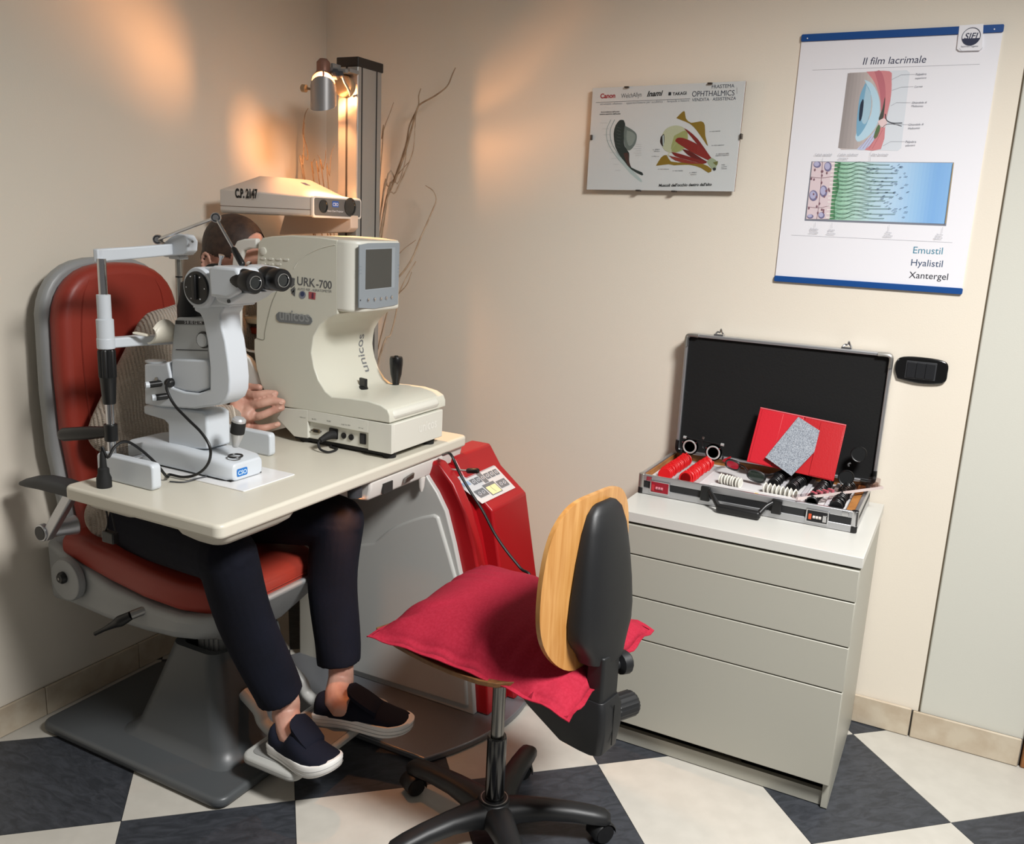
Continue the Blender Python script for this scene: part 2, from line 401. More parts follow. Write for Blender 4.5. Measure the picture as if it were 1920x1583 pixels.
for tx, a, b in (('Palpebra', (1717, 142), (1737, 141)), ('superiore', (1716, 149), (1737, 148)), ('Cornea', (1715, 165), (1730, 164)), ('Ghiandola di', (1710, 195), (1738, 194)), ('Meibomio', (1709, 201), (1731, 201)),
                ('Ghiandola di', (1704, 236), (1732, 235)), ('Meibomio', (1703, 243), (1725, 242)), ('Palpebra', (1698, 268), (1718, 268)), ('inferiore', (1698, 275), (1716, 274))):
    P.text(tx, a, b, (128, 130, 140), shear=0.15)
P.build('illustration', t)
# lower picture: cells and tear film
P = Print(-0.0048)
P.poly([(1522, 303), (1789, 305), (1774, 424), (1509, 414)], (120, 124, 136))
P.grad([(1564, 304), (1787, 306), (1771, 420), (1554, 412)], [(128, 180, 146), (164, 206, 182), (182, 212, 206), (184, 211, 222), (182, 210, 232), (166, 200, 230), (146, 188, 226), (122, 170, 220), (130, 176, 222)], 32)
P.poly([(1562, 304.3), (1577, 304.5), (1572, 330), (1574, 350), (1566, 380), (1566, 411), (1555, 411)], (78, 132, 92))
P.poly([(1524, 304), (1566, 304.3), (1556, 411), (1512, 411)], (216, 198, 202))
for a in range(15):
    yy = 307 + a * 7.2; xx = 1568 - a * 0.75
    P.poly([(xx - 8, yy - 1.5), (xx + 7, yy), (xx - 8, yy + 1.5)], (232, 226, 222))
P.line([(1543, 304), (1540, 345), (1536, 385), (1532, 411)], (120, 84, 96), 0.9, 3)
P.line([(1520, 332), (1541, 334), (1563, 331)], (120, 84, 96), 0.7, 3); P.line([(1515, 388), (1536, 390), (1556, 386)], (120, 84, 96), 0.7, 3)
for cx, cy, rx, ry in ((1533, 309, 7, 6), (1553, 313, 7, 9), (1545, 359, 7, 11), (1526, 367, 8, 10), (1541, 404, 6, 6), (1520, 406, 6, 4)):
    P.poly(ell(cx, cy, rx, ry, 18), (116, 112, 146)); P.poly(ell(cx - 1, cy - 1, rx * .72, ry * .72, 16), (176, 174, 204))
rg = random.Random(3)
for a in range(22):
    cx, cy = rg.uniform(1517, 1556), rg.uniform(316, 405); P.poly(ell(cx, cy, 1.6, 2.4, 8), (128, 92, 104))
for a in range(14):
    y0 = 306 + a * 7.6; x0 = 1572 - a * .6; am = rg.uniform(2, 5)
    P.line([(x0, y0), (x0 + 18, y0 + am), (x0 + 40, y0 - am * .6), (x0 + 66, y0 + am * .8), (x0 + rg.uniform(85, 115), y0 + am)], (56, 92, 76), 0.8, 4)
    P.line([(x0 + 4, y0 + 4), (x0 + 22, y0 + 2), (x0 + 45, y0 + 5), (x0 + rg.uniform(60, 80), y0 + 3)], (72, 110, 96), 0.6, 4)
for a in range(60):
    x0, y0 = rg.uniform(1625, 1702), rg.uniform(309, 408); P.line([(x0, y0), (x0 + rg.uniform(3, 7), y0 + rg.uniform(-1, 1))], (56, 78, 110), 0.9)
P.line([(1788, 306), (1773, 419)], (176, 148, 92), 1.2)
for tx, a, b in (('Cellule epiteliali', (1529, 292), (1561, 292)), ('Cellule caliciformi', (1573, 292), (1610, 292)), ('mucipare', (1573, 299), (1591, 299)), ('Film lacrimale', (1636, 292), (1666, 292)),
                 ('Epitelio', (1520, 431), (1535, 432)), ('corneale', (1518, 437), (1535, 438)), ('Strato', (1554, 433), (1566, 433)), ('mucoso', (1551, 439), (1567, 440)),
                 ('Strato', (1661, 437), (1672, 438)), ('acquoso', (1657, 443), (1674, 444)), ('Strato', (1756, 441), (1768, 442)), ('lipidico', (1752, 447), (1767, 448))):
    P.text(tx, a, b, (136, 138, 148), shear=0.15)
for q in ((1544, 296, 1543, 304), (1634, 284, 1632, 303), (1530, 417, 1529, 427), (1561, 418, 1561, 428), (1668, 422, 1667, 433), (1768, 426, 1767, 437)):
    P.line([q[:2], q[2:]], (140, 142, 150), 0.4)
P.build('illustration', t)

# ------------------------------------------------------------------ clip-framed anatomy print
t = thing('clip_frame', (1.364, 0, 1.64), 'frameless clip picture of eye muscles under glass, headed by maker names', 'picture')
quad = [(1.1165, 1.958), (1.613, 1.9665), (1.611, 1.6445), (1.1175, 1.638)]
part('backing_board', MB().prism(quad, 'y', -0.020, -0.0135), mat('hardboard', (120, 92, 66), 0.8), t)
part('hanger', MB().box(1.33, 1.40, -0.0135, 0.0, 1.90, 1.93), steel, t)
part('print_sheet', MB().prism(quad, 'y', -0.0212, -0.020), mat('print_paper', (232, 228, 231), 0.6), t)
P = Print(-0.0214)
P.text('Canon', (1130, 186), (1158, 185), (178, 30, 44), bold=0.035)
P.text('WelchAllyn', (1169, 186), (1207, 183), (70, 72, 80), vs=1.35)
P.text('Inami', (1217, 183), (1247, 181), (20, 20, 24), shear=0.35, bold=0.03)
P.text('TAKAGI', (1265, 181), (1291, 179), (40, 42, 50), bold=0.03)
P.col((40, 42, 50)); p = ay(1257, 181, 0); yv = P.lift(); P.mb.face([(a, yv, b) for a, b in rr(p.x, p.x + 0.009, p.z, p.z + 0.010, 0.001)])
P.text('FRASTEMA', (1338, 168), (1380, 166), (52, 54, 76))
P.text('OPHTHALMICS', (1301, 183), (1380, 181), (52, 54, 76), vs=1.15)
P.text('VENDITA · ASSISTENZA', (1301, 192), (1383, 189), (52, 54, 76))
P.line([(1122, 194), (1298, 187)], (90, 92, 104), 0.8)
P.line([(1385, 178), (1385, 166)], (90, 92, 104), 0.5)
P.text('strumenti oftalmici  ·  apparecchiature per oculistica  ·  lampade a fessura', (1130, 199), (1296, 192), (150, 150, 158))
P.text('Muscoli dell\'occhio destro dall\'alto', (1239, 351), (1338, 349), (24, 24, 28), shear=0.15, bold=0.03)
P.text('Accomodazione dell\'occhio', (1131, 213), (1166, 212), (60, 60, 66), shear=0.15, bold=0.02)
P.text('sezione superiore dell\'occhio', (1129, 217), (1168, 216), (60, 60, 66), shear=0.15, bold=0.02)
for tx, a, b in (('m. obliquo', (1228, 283), (1241, 282)), ('inferiore', (1230, 286), (1241, 286)), ('m. obliquo sup.', (1226, 295), (1240, 295)), ('m. retto inferiore', (1238, 319), (1258, 319)), ('m. retto mediale', (1265, 322), (1284, 322)),
                 ('m. obliquo', (1296, 326), (1310, 325)), ('superiore', (1298, 329), (1309, 329)), ('m. retto laterale', (1334, 249), (1354, 248)), ('m. retto superiore', (1338, 275), (1361, 274)), ('m. elevatore della', (1346, 291), (1370, 290)),
                 ('palpebra superiore', (1345, 294), (1370, 293)), ('anello', (1356, 311), (1363, 311)), ('tendineo', (1356, 315), (1366, 314)), ('comune', (1356, 318), (1366, 318))):
    P.text(tx, a, b, (96, 96, 104), shear=0.15)
for k in range(9):
    yy = 232 + k * 11; P.line([(1130 + k * 3.5, yy), (1143 + k * 3.2, yy)], (168, 168, 172), 0.35)
for k in range(6): P.line([(1192 + (k % 2) * 4, 272 + k * 4), (1207, 272 + k * 4)], (168, 168, 172), 0.35)
P.build('lettering', t)
P = Print(-0.0214)
for d, cc in ((0, (168, 182, 184)), (7, (150, 162, 166))):
    P.line([(1150 + d, 226), (1142 + d, 245), (1144 + d, 268), (1158 + d, 292), (1175 + d, 312), (1205, 340)], cc, 1.6, 4)
P.poly([(1157, 285), (1170, 298), (1190, 320), (1207, 338), (1205, 342), (1186, 326), (1166, 302)], (196, 206, 208), 2)
P.poly([(1166, 227), (1174, 227), (1177, 240), (1174, 262), (1176, 276), (1184, 288), (1184, 300), (1188, 315), (1208, 324), (1208, 330), (1188, 319), (1176, 305), (1166, 292), (1158, 276), (1155, 252), (1159, 236)], (44, 54, 54), 2)
P.poly([(1173, 289), (1182, 288), (1183, 301), (1187, 314), (1180, 308)], (84, 52, 48), 2)
P.poly([(1176, 237), (1190, 245), (1198, 254), (1196, 270), (1187, 282), (1180, 282), (1175, 270), (1174, 252)], (118, 128, 126), 3)
P.poly([(1180, 246), (1191, 250), (1196, 258), (1190, 272), (1183, 274), (1179, 260)], (152, 160, 156), 3)
for k in range(7): P.line([(1161, 240 + k * 6), (1168, 242 + k * 6)], (110, 124, 122), 0.5)
P.poly([(1272, 223), (1284, 211), (1288, 212), (1290, 224), (1300, 232), (1318, 229), (1325, 236), (1326, 256), (1331, 275), (1324, 266), (1310, 246), (1298, 234), (1282, 227)], (152, 118, 32), 2)
P.poly([(1234, 312), (1244, 296), (1254, 292), (1262, 304), (1290, 306), (1318, 307), (1338, 318), (1332, 325), (1318, 316), (1296, 310), (1268, 311), (1258, 309)], (152, 118, 32), 2)
P.poly([(1243, 260), (1252, 244), (1268, 237), (1284, 240), (1293, 252), (1293, 268), (1286, 282), (1268, 288), (1252, 284), (1245, 274)], (206, 204, 174), 4)
P.poly([(1268, 256), (1290, 246), (1293, 262), (1288, 278), (1270, 287), (1262, 280)], (172, 172, 112), 3)
P.poly([(1243, 258), (1249, 253), (1250, 266), (1247, 276), (1242, 268)], (52, 36, 36), 3)
P.poly([(1246, 257), (1249, 255), (1249, 272), (1247, 274)], (190, 198, 200), 2)
P.poly([(1286, 242), (1294, 246), (1312, 262), (1332, 290), (1342, 305), (1334, 300), (1316, 278), (1300, 258)], (140, 36, 32), 2)
P.poly([(1274, 260), (1284, 260), (1308, 270), (1330, 288), (1340, 303), (1328, 300), (1300, 286), (1284, 276), (1270, 266)], (150, 40, 34), 2)
P.poly([(1283, 281), (1296, 284), (1322, 300), (1330, 305), (1312, 302), (1294, 292)], (110, 26, 24), 2)
P.poly([(1263, 286), (1280, 290), (1306, 298), (1328, 304), (1322, 308), (1290, 300), (1270, 294)], (140, 36, 32), 2)
P.poly([(1258, 293), (1280, 298), (1310, 306), (1326, 308), (1296, 308), (1270, 302)], (156, 56, 46), 2)
P.poly([(1329, 304), (1338, 297), (1350, 306), (1347, 312), (1346, 318), (1342, 320), (1334, 312)], (172, 180, 150), 2)
P.poly([(1340, 306), (1350, 303), (1347, 312)], (120, 116, 60)); P.poly(ell(1343, 318, 3, 3, 10), (44, 44, 48))
P.poly([(1256, 290), (1266, 278), (1272, 268), (1262, 284), (1257, 296)], (220, 216, 190), 2)
P.build('illustration', t)
part('glass_pane', MB().prism(quad, 'y', -0.0255, -0.0235), glass('clear_glass', (247, 249, 248)), t)
for a, b, hor in ((1176, 164, 1), (1332, 157, 1), (1197, 357.5, 1), (1264, 359, 1), (1390, 256, 0), (1110, 258, 0)):
    p = ay(a, b, -0.02); w_, h_ = (0.0075, 0.0026) if hor else (0.003, 0.008)
    part('clip', MB().box(p.x - w_, p.x + w_, -0.0285, -0.0125, p.z - h_, p.z + h_), mat('clip_metal', (92, 84, 78), 0.35, 0.8), t, 0.001)

# ------------------------------------------------------------------ vase with willow branches in the corner
t = thing('dried_branches', (0.27, -0.15, 0), 'bare curly dried branches rising behind the slotted tower in the room corner', 'branches')
part('vase', MB().lathe([(0.055, 0), (0.065, 0.01), (0.075, 0.2), (0.07, 0.45), (0.045, 0.60), (0.052, 0.66), (0.044, 0.66), (0.036, 0.60), (0.02, 0.3), (0.0, 0.3)], (0.27, -0.15, 0), Z, 28), mat('vase_glaze', (120, 96, 70), 0.4), t)
twig = mat('willow_bark', (146, 120, 94), 0.8, vary=(30, (172, 146, 118), 4)); twig2 = mat('willow_bark_pale', (190, 168, 144), 0.8, vary=(30, (162, 136, 110), 4))
base = Vector((0.27, -0.15, 0.55))
def branch(px, y0, y1, r0, m=twig, root=True):
    n = len(px); pts = [ay(a, b, y0 + (y1 - y0) * i / (n - 1)) for i, (a, b) in enumerate(px)]
    if root: pts = [base + Vector((random.uniform(-.015, .015), random.uniform(-.015, .015), -0.2)), base + Vector((random.uniform(-.02, .02), random.uniform(-.02, .02), 0.1))] + pts
    part('branch', MB().tube(pts, [r0 * .95, r0 * .75, r0 * .4], 6, 5), m, t)
branch([(722, 395), (740, 340), (758, 290), (772, 240), (782, 205), (790, 194), (815, 180), (838, 162), (848, 140), (854, 127)], -.13, -.06, .0045)
branch([(716, 420), (735, 350), (760, 275), (768, 235), (784, 200), (785, 180), (789, 166)], -.13, -.07, .004)
branch([(718, 410), (742, 360), (764, 312), (775, 280), (778, 240), (780, 210)], -.15, -.08, .0035, twig2)
branch([(720, 360), (745, 345), (758, 310), (764, 270), (775, 235)], -.12, -.05, .003, twig2)
branch([(716, 380), (728, 350), (748, 325), (770, 300)], -.10, -.06, .003)
branch([(716, 560), (738, 530), (760, 505), (775, 480), (786, 452), (800, 420), (812, 392), (818, 374), (812, 358), (798, 348)], -.17, -.08, .0042, twig2, False)
branch([(716, 655), (732, 628), (742, 590), (748, 552), (762, 520), (780, 490)], -.19, -.12, .0045, twig2)
branch([(712, 560), (735, 500), (752, 472), (780, 450)], -.16, -.12, .003, twig2)
branch([(722, 600), (740, 560), (762, 535), (772, 510)], -.17, -.13, .003)
branch([(570, 340), (568, 310), (570, 270), (568, 245), (572, 215), (578, 203)], -.28, -.24, .003)
branch([(573, 345), (577, 300), (576, 280), (570, 255), (571, 230)], -.26, -.22, .0025)
branch([(600, 350), (598, 322), (600, 300), (595, 290)], -.24, -.20, .0025)
branch([(607, 348), (606, 318), (610, 300), (611, 282)], -.24, -.20, .0025)
branch([(616, 350), (618, 330), (620, 300), (622, 285), (628, 272)], -.22, -.18, .002, twig2)
branch([(590, 350), (588, 325), (584, 310), (590, 298)], -.25, -.21, .0025)
branch([(716, 285), (716, 260), (722, 235), (730, 215), (738, 192)], -.08, -.03, .0025)
# ------------------------------------------------------------------ patient chair
CHY = -1.08
leather = mat('red_leather', (144, 52, 40), 0.42, bump=(180, 0.12), spec=0.4)
shellm = mat('chair_shell_grey', (150, 152, 152), 0.4)
basem = mat('chair_base_grey', (74, 77, 79), 0.4)
t = thing('examination_chair', (0.43, CHY, 0), 'red leather examination chair with grey shell and pedestal, against the left wall', 'chair')
part('base_plate', MB().prism(rr(0.07, 0.79, -1.385, -0.937, 0.035), 'z', 0.004, 0.034), basem, t, 0.012, 4)
part('rubber_rim', MB().prism(rr(0.08, 0.78, -1.375, -0.947, 0.03), 'z', 0.0, 0.006), rubber, t)
rings = []
for z, x0, x1, y0, y1, r in ((0.032, .29, .72, -1.30, -.945, .05), (0.045, .315, .70, -1.285, -.955, .05), (0.07, .335, .685, -1.272, -.96, .05), (.18, .39, .665, -1.262, -.965, .05), (.315, .455, .645, -1.25, -.97, .045), (.335, .462, .640, -1.243, -.975, .04), (.335, .485, .625, -1.222, -.99, .03), (.27, .485, .625, -1.222, -.99, .03)):
    rings.append([(a, b, z) for a, b in rr(x0, x1, y0, y1, r)])
part('pedestal_cover', MB().loft(rings), basem, t, smooth=50)
mb = MB().prism(rr(.505, .61, -1.19, -1.0, .02), 'z', .05, .47)
for k in range(4): mb.box(.535 + k * .018, .543 + k * .018, -1.194, -1.189, .05, .47)
part('lift_column', mb, mat('column_grey', (150, 152, 152), 0.4), t, 0.002)
lo = xz([(99, 1121), (134, 1131), (201, 1160), (272, 1182), (325, 1194), (361, 1197), (385, 1196), (412, 1190)], -1.30)
up = xz([(92, 1005), (152, 1056), (212, 1097), (290, 1136), (343, 1153), (378, 1158), (400, 1160), (428, 1158)], -1.30)
rings = []
for i, ((xl, zl), (xu, zu)) in enumerate(zip(lo, up)):
    x = (xl + xu) / 2 if i else xl; k = i / 7; hw = .235 - .045 * max(0, k - .7) / .3
    zl2 = zl - .012 * sin(pi * k) - .085 * max(0, (k - .35) / .65) ** 1.2
    rings.append([(xl, CHY - hw * .97, zl), (xu, CHY - hw, zu), (xu, CHY + hw, zu), (xl, CHY + hw * .97, zl), (xl - .07 * k ** 2, CHY + hw * .45, zl2 - .01), (xl - .07 * k ** 2, CHY - hw * .45, zl2 - .01)])
xe = rings[-1][0][0] + .02
part('seat_shell', MB().loft(rings), shellm, t, 0.02, 4, smooth=45)
# cushion follows the shell
rings = []
cu = [(0.13, .535, .60), (0.20, .518, .603), (0.32, .497, .585), (.45, .480, .567), (.57, .473, .556), (.65, .470, .552), (.697, .470, .546), (.718, .476, .532)]
for x, zb, zt in cu:
    hw = .232 if x < .55 else .232 - .05 * (x - .55) / .16
    rings.append([(x, a, b) for a, b in rr(CHY - hw, CHY + hw, zb, zt, .026, 4)])
part('seat_pad', MB().loft(rings), leather, t, smooth=60)
mb = MB()
mb.tube([(.720, CHY - .165, .506), (.721, CHY, .506), (.720, CHY + .165, .506)], .002, 6, 4)
part('piping', mb, leather, t)
# backrest
def back_outline(hw, top, bot, k):
    L = [(CHY - hw * .74, bot), (CHY - hw * .86, bot + .17), (CHY - hw * .97, bot + .34), (CHY - hw, bot + .5)]
    A = ell(CHY, top - .20, hw, .20, 19, 180, 0)
    pts = [p for p in L] + [(CHY + hw * (1 if c > 0 else -1) * abs(c) ** .72, top - .2 + .2 * abs(s) ** .8) for c, s in ((cos(radians(180 - 10 * i)), sin(radians(180 - 10 * i))) for i in range(1, 18))] + [(2 * CHY - a, b) for a, b in reversed(L)]
    return pts
part('backrest_shell', MB().prism(back_outline(.220, 1.368, .50, 0), 'x', .045, .088), shellm, t, 0.014, 4, smooth=50)
part('backrest_cushion', MB().prism(back_outline(.206, 1.355, .555, 0), 'x', .080, .150), leather, t, 0.03, 5, smooth=60)
for s in (-1, 1):
    mb = MB().tube([(.1485, CHY + s * .075, .66), (.151, CHY + s * .125, .85), (.151, CHY + s * .145, 1.1), (.150, CHY + s * .135, 1.25), (.147, CHY + s * .11, 1.31)], .004, 6, 6)
    part('backrest_seam', mb, leather, t)
# armrest on the near side
mb = MB()
mb.loft([[(x, yy, zz) for yy, zz in rr(-1.412 + .01 * k, -1.352 + .004 * k, z - h, z, .012, 3)] for x, z, h, k in ((.10, .774, .012, .5), (.125, .786, .024, 0), (.18, .797, .032, 0), (.25, .800, .034, 0), (.33, .795, .030, 0), (.40, .775, .014, .5))])
part('armrest_pad', mb, mat('armrest_grey', (52, 53, 54), 0.6), t, smooth=60)
a0 = ay(92, 1000, -1.385); a1 = ay(138, 920, -1.385); dd = (a1 - a0).normalized()
part('armrest_arm', MB().obox((a0 + a1) / 2, dd * ((a1 - a0).length / 2 + .015), Y * .012, dd.cross(Y) * .015), alu, t, 0.005)
p = ay(76, 1000, -1.40)
mb = MB().cyl((p.x, -1.402, p.z), (p.x, -1.384, p.z), .024, n=28).cyl((p.x + .012, -1.386, p.z + .003), (p.x + .03, -1.312, p.z + .006), .015, .028, 24)
o = part('armrest_pivot', mb, alu, t, 0.003)
part('end_cap', MB().cyl((p.x, -1.4035, p.z), (p.x, -1.400, p.z), .0195, n=28), black, o)
p = ay(123, 1088, -1.335)
mb = MB().lathe([(.062, 0), (.062, .012), (.056, .02), (.03, .022), (0, .022)], (p.x, -1.318, p.z), -Y, 40).ring((p.x, -1.334, p.z), Y, .056, .004, 40)
part('recline_hub', mb, shellm, t)
p = ay(113, 1085, -1.35)
mb = MB().lathe([(.017, 0), (.017, .012), (.012, .018), (0, .019)], (p.x, -1.336, p.z), -Y, 24)
o = part('hub_knob', mb, black, t)
part('screw', MB().cyl((p.x, -1.3560, p.z), (p.x, -1.3545, p.z), .004, n=12), steel, o)
q0, q1, q2 = ay(246, 1154, -1.335), ay(212, 1172, -1.36), ay(178, 1189, -1.38)
mb = MB().tube([q0, q0 * .4 + q1 * .6, q1, q1 * .5 + q2 * .5, q2], [.012, .016, .010, .006, .0055], 12, 4)
o = part('tilt_lever', mb, black, t, smooth=60)
part('lever_collar', MB().cyl(q0 + Vector((.02, .03, .01)), q0, .012, n=18), steel, o)
# foot rest
fz = .115
mb = MB().prism(rr(.765, .955, -1.292, -.86, .03), 'z', fz - .026, fz)
o = part('footrest', mb, mat('footrest_grey', (172, 172, 168), 0.42), t, 0.009, 3)
part('tread_mat', MB().prism(rr(.785, .945, -1.27, -.88, .02), 'z', fz, fz + .0015), mat('footrest_mat', (128, 128, 126), 0.6), o)
for yv in (-1.165, -.985):
    part('footrest_bracket', MB().tube([(.66, yv, .20), (.715, yv, .165), (.735, yv, .13), (.79, yv, .105)], .018, 12, 5), mat('bracket_white', (186, 186, 182), 0.4), t)

# ------------------------------------------------------------------ ophthalmic unit: base, column, red console, tower
t = thing('refraction_unit', (0.85, -0.55, 0), 'grey and red refraction unit on a metal floor plate, with a tall slotted tower', 'medical unit')
platem = mat('unit_plate_grey', (118, 120, 124), 0.32, 0.35)
po = [(.40, -.64), (.375, -.92), (1.115, -.93), (1.165, -.85), (1.205, -.74), (1.228, -.62), (1.224, -.50), (1.19, -.38), (1.13, -.27), (.42, -.25)]
pl = [(.40, -.25), (.40, -.64), (.375, -.70), (.372, -.925), (1.116, -.932)] + smooth2([(1.116, -.932), (1.170, -.83), (1.212, -.71), (1.229, -.58), (1.215, -.46), (1.17, -.35), (1.09, -.25)], 5)[1:]
part('floor_plate', MB().prism(pl, 'z', 0.0, 0.020), platem, t, 0.005, 3)
grey_cover = mat('unit_cover_grey', (184, 184, 180), 0.33)
side = xz([(888, 1342), (880, 1200), (863, 1082), (850, 1020), (835, 960), (818, 924), (801, 897)], -.664)
cov = [(.53, .02)] + side + [(.90, .80), (.53, .80)]
part('side_cover', MB().prism(cov, 'y', -.662, -.60), grey_cover, t, 0.004)
pan = smooth2(xz([(700, 1018), (735, 990), (780, 972), (812, 965)], -.67), 4) + xz([(821, 969), (842, 1040), (859, 1100), (870, 1200), (876, 1326)], -.67) + [(.56, .035)]
pan = [(.56, pan[0][1] - .06)] + pan
o = part('raised_panel', MB().prism(pan, 'y', -.671, -.655), grey_cover, t, 0.011, 4)
part('left_column', MB().prism(rr(.40, .515, -.640, -.30, .012), 'z', .02, .80), mat('unit_column_beige', (186, 182, 170), 0.45), t)
redm = mat('console_red', (158, 16, 24), 0.34, spec=0.45)
inner = [(a + .045, b) for a, b in side]
inner = [(1.165, .02), (1.150, .22), (1.118, .455), (1.092, .56), (1.055, .665), (1.01, .745), (.955, .80), (.86, .815), (.86, .02)]
part('console_rim', MB().prism(inner, 'y', -.645, -.597), redm, t, 0.008, 3)
rec = [(1.118, .02), (1.108, .22), (1.072, .455), (1.045, .56), (1.01, .655), (.965, .725), (.93, .76), (.86, .775), (.86, .02)]
part('console_recess', MB().prism(rec, 'y', -.60, -.50), redm, t, 0.004, 2)
far = xz([(857, 823), (914, 833), (935, 874), (982, 926), (1003, 1092)], -.30) + [(1.19, .02)]
top = [(.86, far[0][1])] + far[1:] + [(.86, .02)]
part('console_head', MB().prism(top, 'y', -.515, -.28), redm, t, 0.008, 3)
mb = MB().prism([(1.06, .02), (1.165, .02), (1.135, .33), (1.06, .38)], 'y', -.597, -.515)
part('console_step', mb, redm, t, 0.008, 3)
# control panel on the sloped face
C0, C1 = Vector((far[2][0], 0, far[2][1])), Vector((far[3][0], 0, far[3][1]))
sl = (C1 - C0).normalized(); nn = Vector((-sl.z, 0, sl.x)); nn = nn if nn.z > 0 else -nn
def onslope(a, b, k=.001): return ap(a, b, C0 + nn * k, nn)
pnl = [onslope(a, b, .0006) for a, b in ((846, 900), (922, 868), (966, 915), (904, 945))]
o = part('control_panel', MB().oprism(pnl, nn * .0012), mat('membrane_panel', (205, 206, 208), 0.4), t)
def uvp(u, v, k=.0022):
    a = pnl[0] + (pnl[1] - pnl[0]) * u; b = pnl[3] + (pnl[2] - pnl[3]) * u; return a + (b - a) * v + nn * k
keym, yelm, bluem = mat('panel_key_grey', (112, 114, 118), 0.5), mat('panel_yellow', (226, 222, 170), 0.5), mat('panel_blue', (150, 172, 200), 0.5)
def quad(mb, u0, u1, v0, v1, k): mb.face([uvp(u0, v0, k), uvp(u1, v0, k), uvp(u1, v1, k), uvp(u0, v1, k)])
mb = MB(); quad(mb, .02, .98, .02, .13, .0021); part('panel_header', mb, mat('panel_header_grey', (176, 178, 184), .5), o, smooth=0)
mb = MB(); quad(mb, .06, .22, .22, .36, .0021); part('panel_logo_strip', mb, bluem, o, smooth=0)
for u in (.30, .42, .54, .66, .78, .90):
    mb = MB(); h = .08 if u == .54 else 0; quad(mb, u - .05, u + .05, .22 - h, .42 + h, .0021); part('membrane_key', mb, keym, o, smooth=0)
    mb = MB(); c = uvp(u, .32, .0025); mb.ring(c, nn, .0055, .0007, 14, 4); part('key_icon', mb, paper, o)
for u0, u1 in ((.10, .34), (.70, .94)):
    mb = MB(); quad(mb, u0, u1, .58, .84, .0021); part('membrane_key', mb, keym, o, smooth=0)
    for uu in (.3, .7): part('key_icon', MB().ring(uvp(u0 + (u1 - u0) * uu, .71, .0025), nn, .0058, .0007, 14, 4), paper, o)
mb = MB(); quad(mb, .37, .67, .52, .92, .0021); part('membrane_key', mb, keym, o, smooth=0)
mb = MB(); quad(mb, .39, .65, .62, .90, .0024); part('display_field', mb, yelm, o, smooth=0)
mb = MB(); mb.tube([uvp(.52, .58, .0028), uvp(.50, .70, .0028), uvp(.52, .85, .0028)], .0006, 4, 3); part('key_icon', mb, keym, o)
# tower
TX0, TX1, TY0, TY1, TZ = .374, .456, -.40, -.268, 1.985
tower = mat('tower_aluminium', (162, 160, 156), 0.36, 0.45)
slot = mat('slot_dark', (42, 38, 36), 0.7)
o = part('tower', MB().prism(rr(TX0, TX1, TY0, TY1, .006), 'z', .70, TZ), tower, t)
mb = MB(); xm = (TX0 + TX1) / 2 - .003
part('slot', MB().box(xm - .0035, xm + .0035, TY0 - .0012, TY0 + .004, .72, TZ), slot, o)
for yv in (-.378, -.298): part('slot', MB().box(TX1 - .004, TX1 + .0012, yv - .0025, yv + .0025, .72, TZ), slot, o)
mb = MB().prism([(TX0 - .003, TY0 - .003), (TX1 + .003, TY0 - .003), (TX1 + .003, TY1 + .003), (TX0 - .003, TY1 + .003)], 'z', TZ, TZ + .030)
part('tower_cap', mb, mat('cap_dark', (30, 24, 22), 0.5), t, 0.003)
part('tower_foot', MB().box(.36, .50, -.42, -.26, .02, .72), grey_cover, t, .006)
# arm behind the projector
mb = MB().prism(xz([(548, 404), (672, 404), (672, 428), (664, 436), (538, 440)], -.40), 'y', -.44, -.40)
part('projector_bracket', mb, mat('bracket_lamplit', (232, 204, 182), 0.5), t, 0.003)  # pale pinkish lamp glow is put into this base colour

# ------------------------------------------------------------------ table top on the unit
t = thing('instrument_table', (0.68, -0.98, 0.75), 'cream instrument table top holding the slit lamp and the refractometer', 'table')
tab_m = mat('table_laminate', (212, 207, 192), 0.32, bump=(500, 0.03))
part('tabletop', MB().prism(rr(.430, .944, -1.510, -.452, .022), 'z', .815, .850), tab_m, t, 0.008, 4)
under = mat('table_underside', (206, 201, 188), 0.45)
for p in ([(150, 950), (200, 985), (262, 996), (330, 985)], ):
    pass
mb = MB()
mb.loft([[(a, b, .816) for a, b in rr(.46, .66, -1.495, -1.22, .03)], [(a, b, .800) for a, b in rr(.475, .65, -1.482, -1.24, .03)], [(a, b, .792) for a, b in rr(.50, .63, -1.465, -1.26, .03)]])
part('underside_boss', mb, under, t, smooth=50)
mb = MB()
mb.loft([[(a, b, .816) for a, b in rr(.78, .936, -1.500, -1.24, .03)], [(a, b, .800) for a, b in rr(.79, .930, -1.492, -1.25, .03)], [(a, b, .788) for a, b in rr(.82, .915, -1.480, -1.27, .03)]])
part('underside_boss', mb, under, t, smooth=50)
slide = mat('slide_white', (216, 212, 206), 0.4)
mb = MB().prism([(.70, .815), (.935, .815), (.935, .79), (.925, .757), (.86, .752), (.74, .765)], 'y', -.955, -.58)
o = part('slide_carriage', mb, slide, t, 0.008, 3)
part('carriage_end', MB().prism([(.80, .815), (.93, .815), (.92, .765), (.82, .775)], 'y', -.578, -.46), slide, t, 0.006)
p = ay(783, 905, -.66)
part('carriage_peg', MB().lathe([(.012, 0), (.009, .03), (.004, .045), (0, .047)], (.92, -.68, .76), -Z, 16), slide, o)
p = az(745, 892, .80); q = az(768, 884, .80)
part('release_clip', MB().obox((.942, -.78, .785), (.004, 0, 0), (0, .022, .003), (0, .002, .008)), steel, o, .002)
part('carriage_gap', MB().box(.9335, .9385, -.90, -.855, .765, .795), mat('gap_dark', (40, 38, 36), .7), o)
a, b = ay(815, 880, -.60), ay(876, 883, -.60)
lv = part('slide_lever', MB().cyl(a - Vector((.03, 0, 0)), b, .0036, n=12), chrome, t)
c = ay(903, 883, -.60)
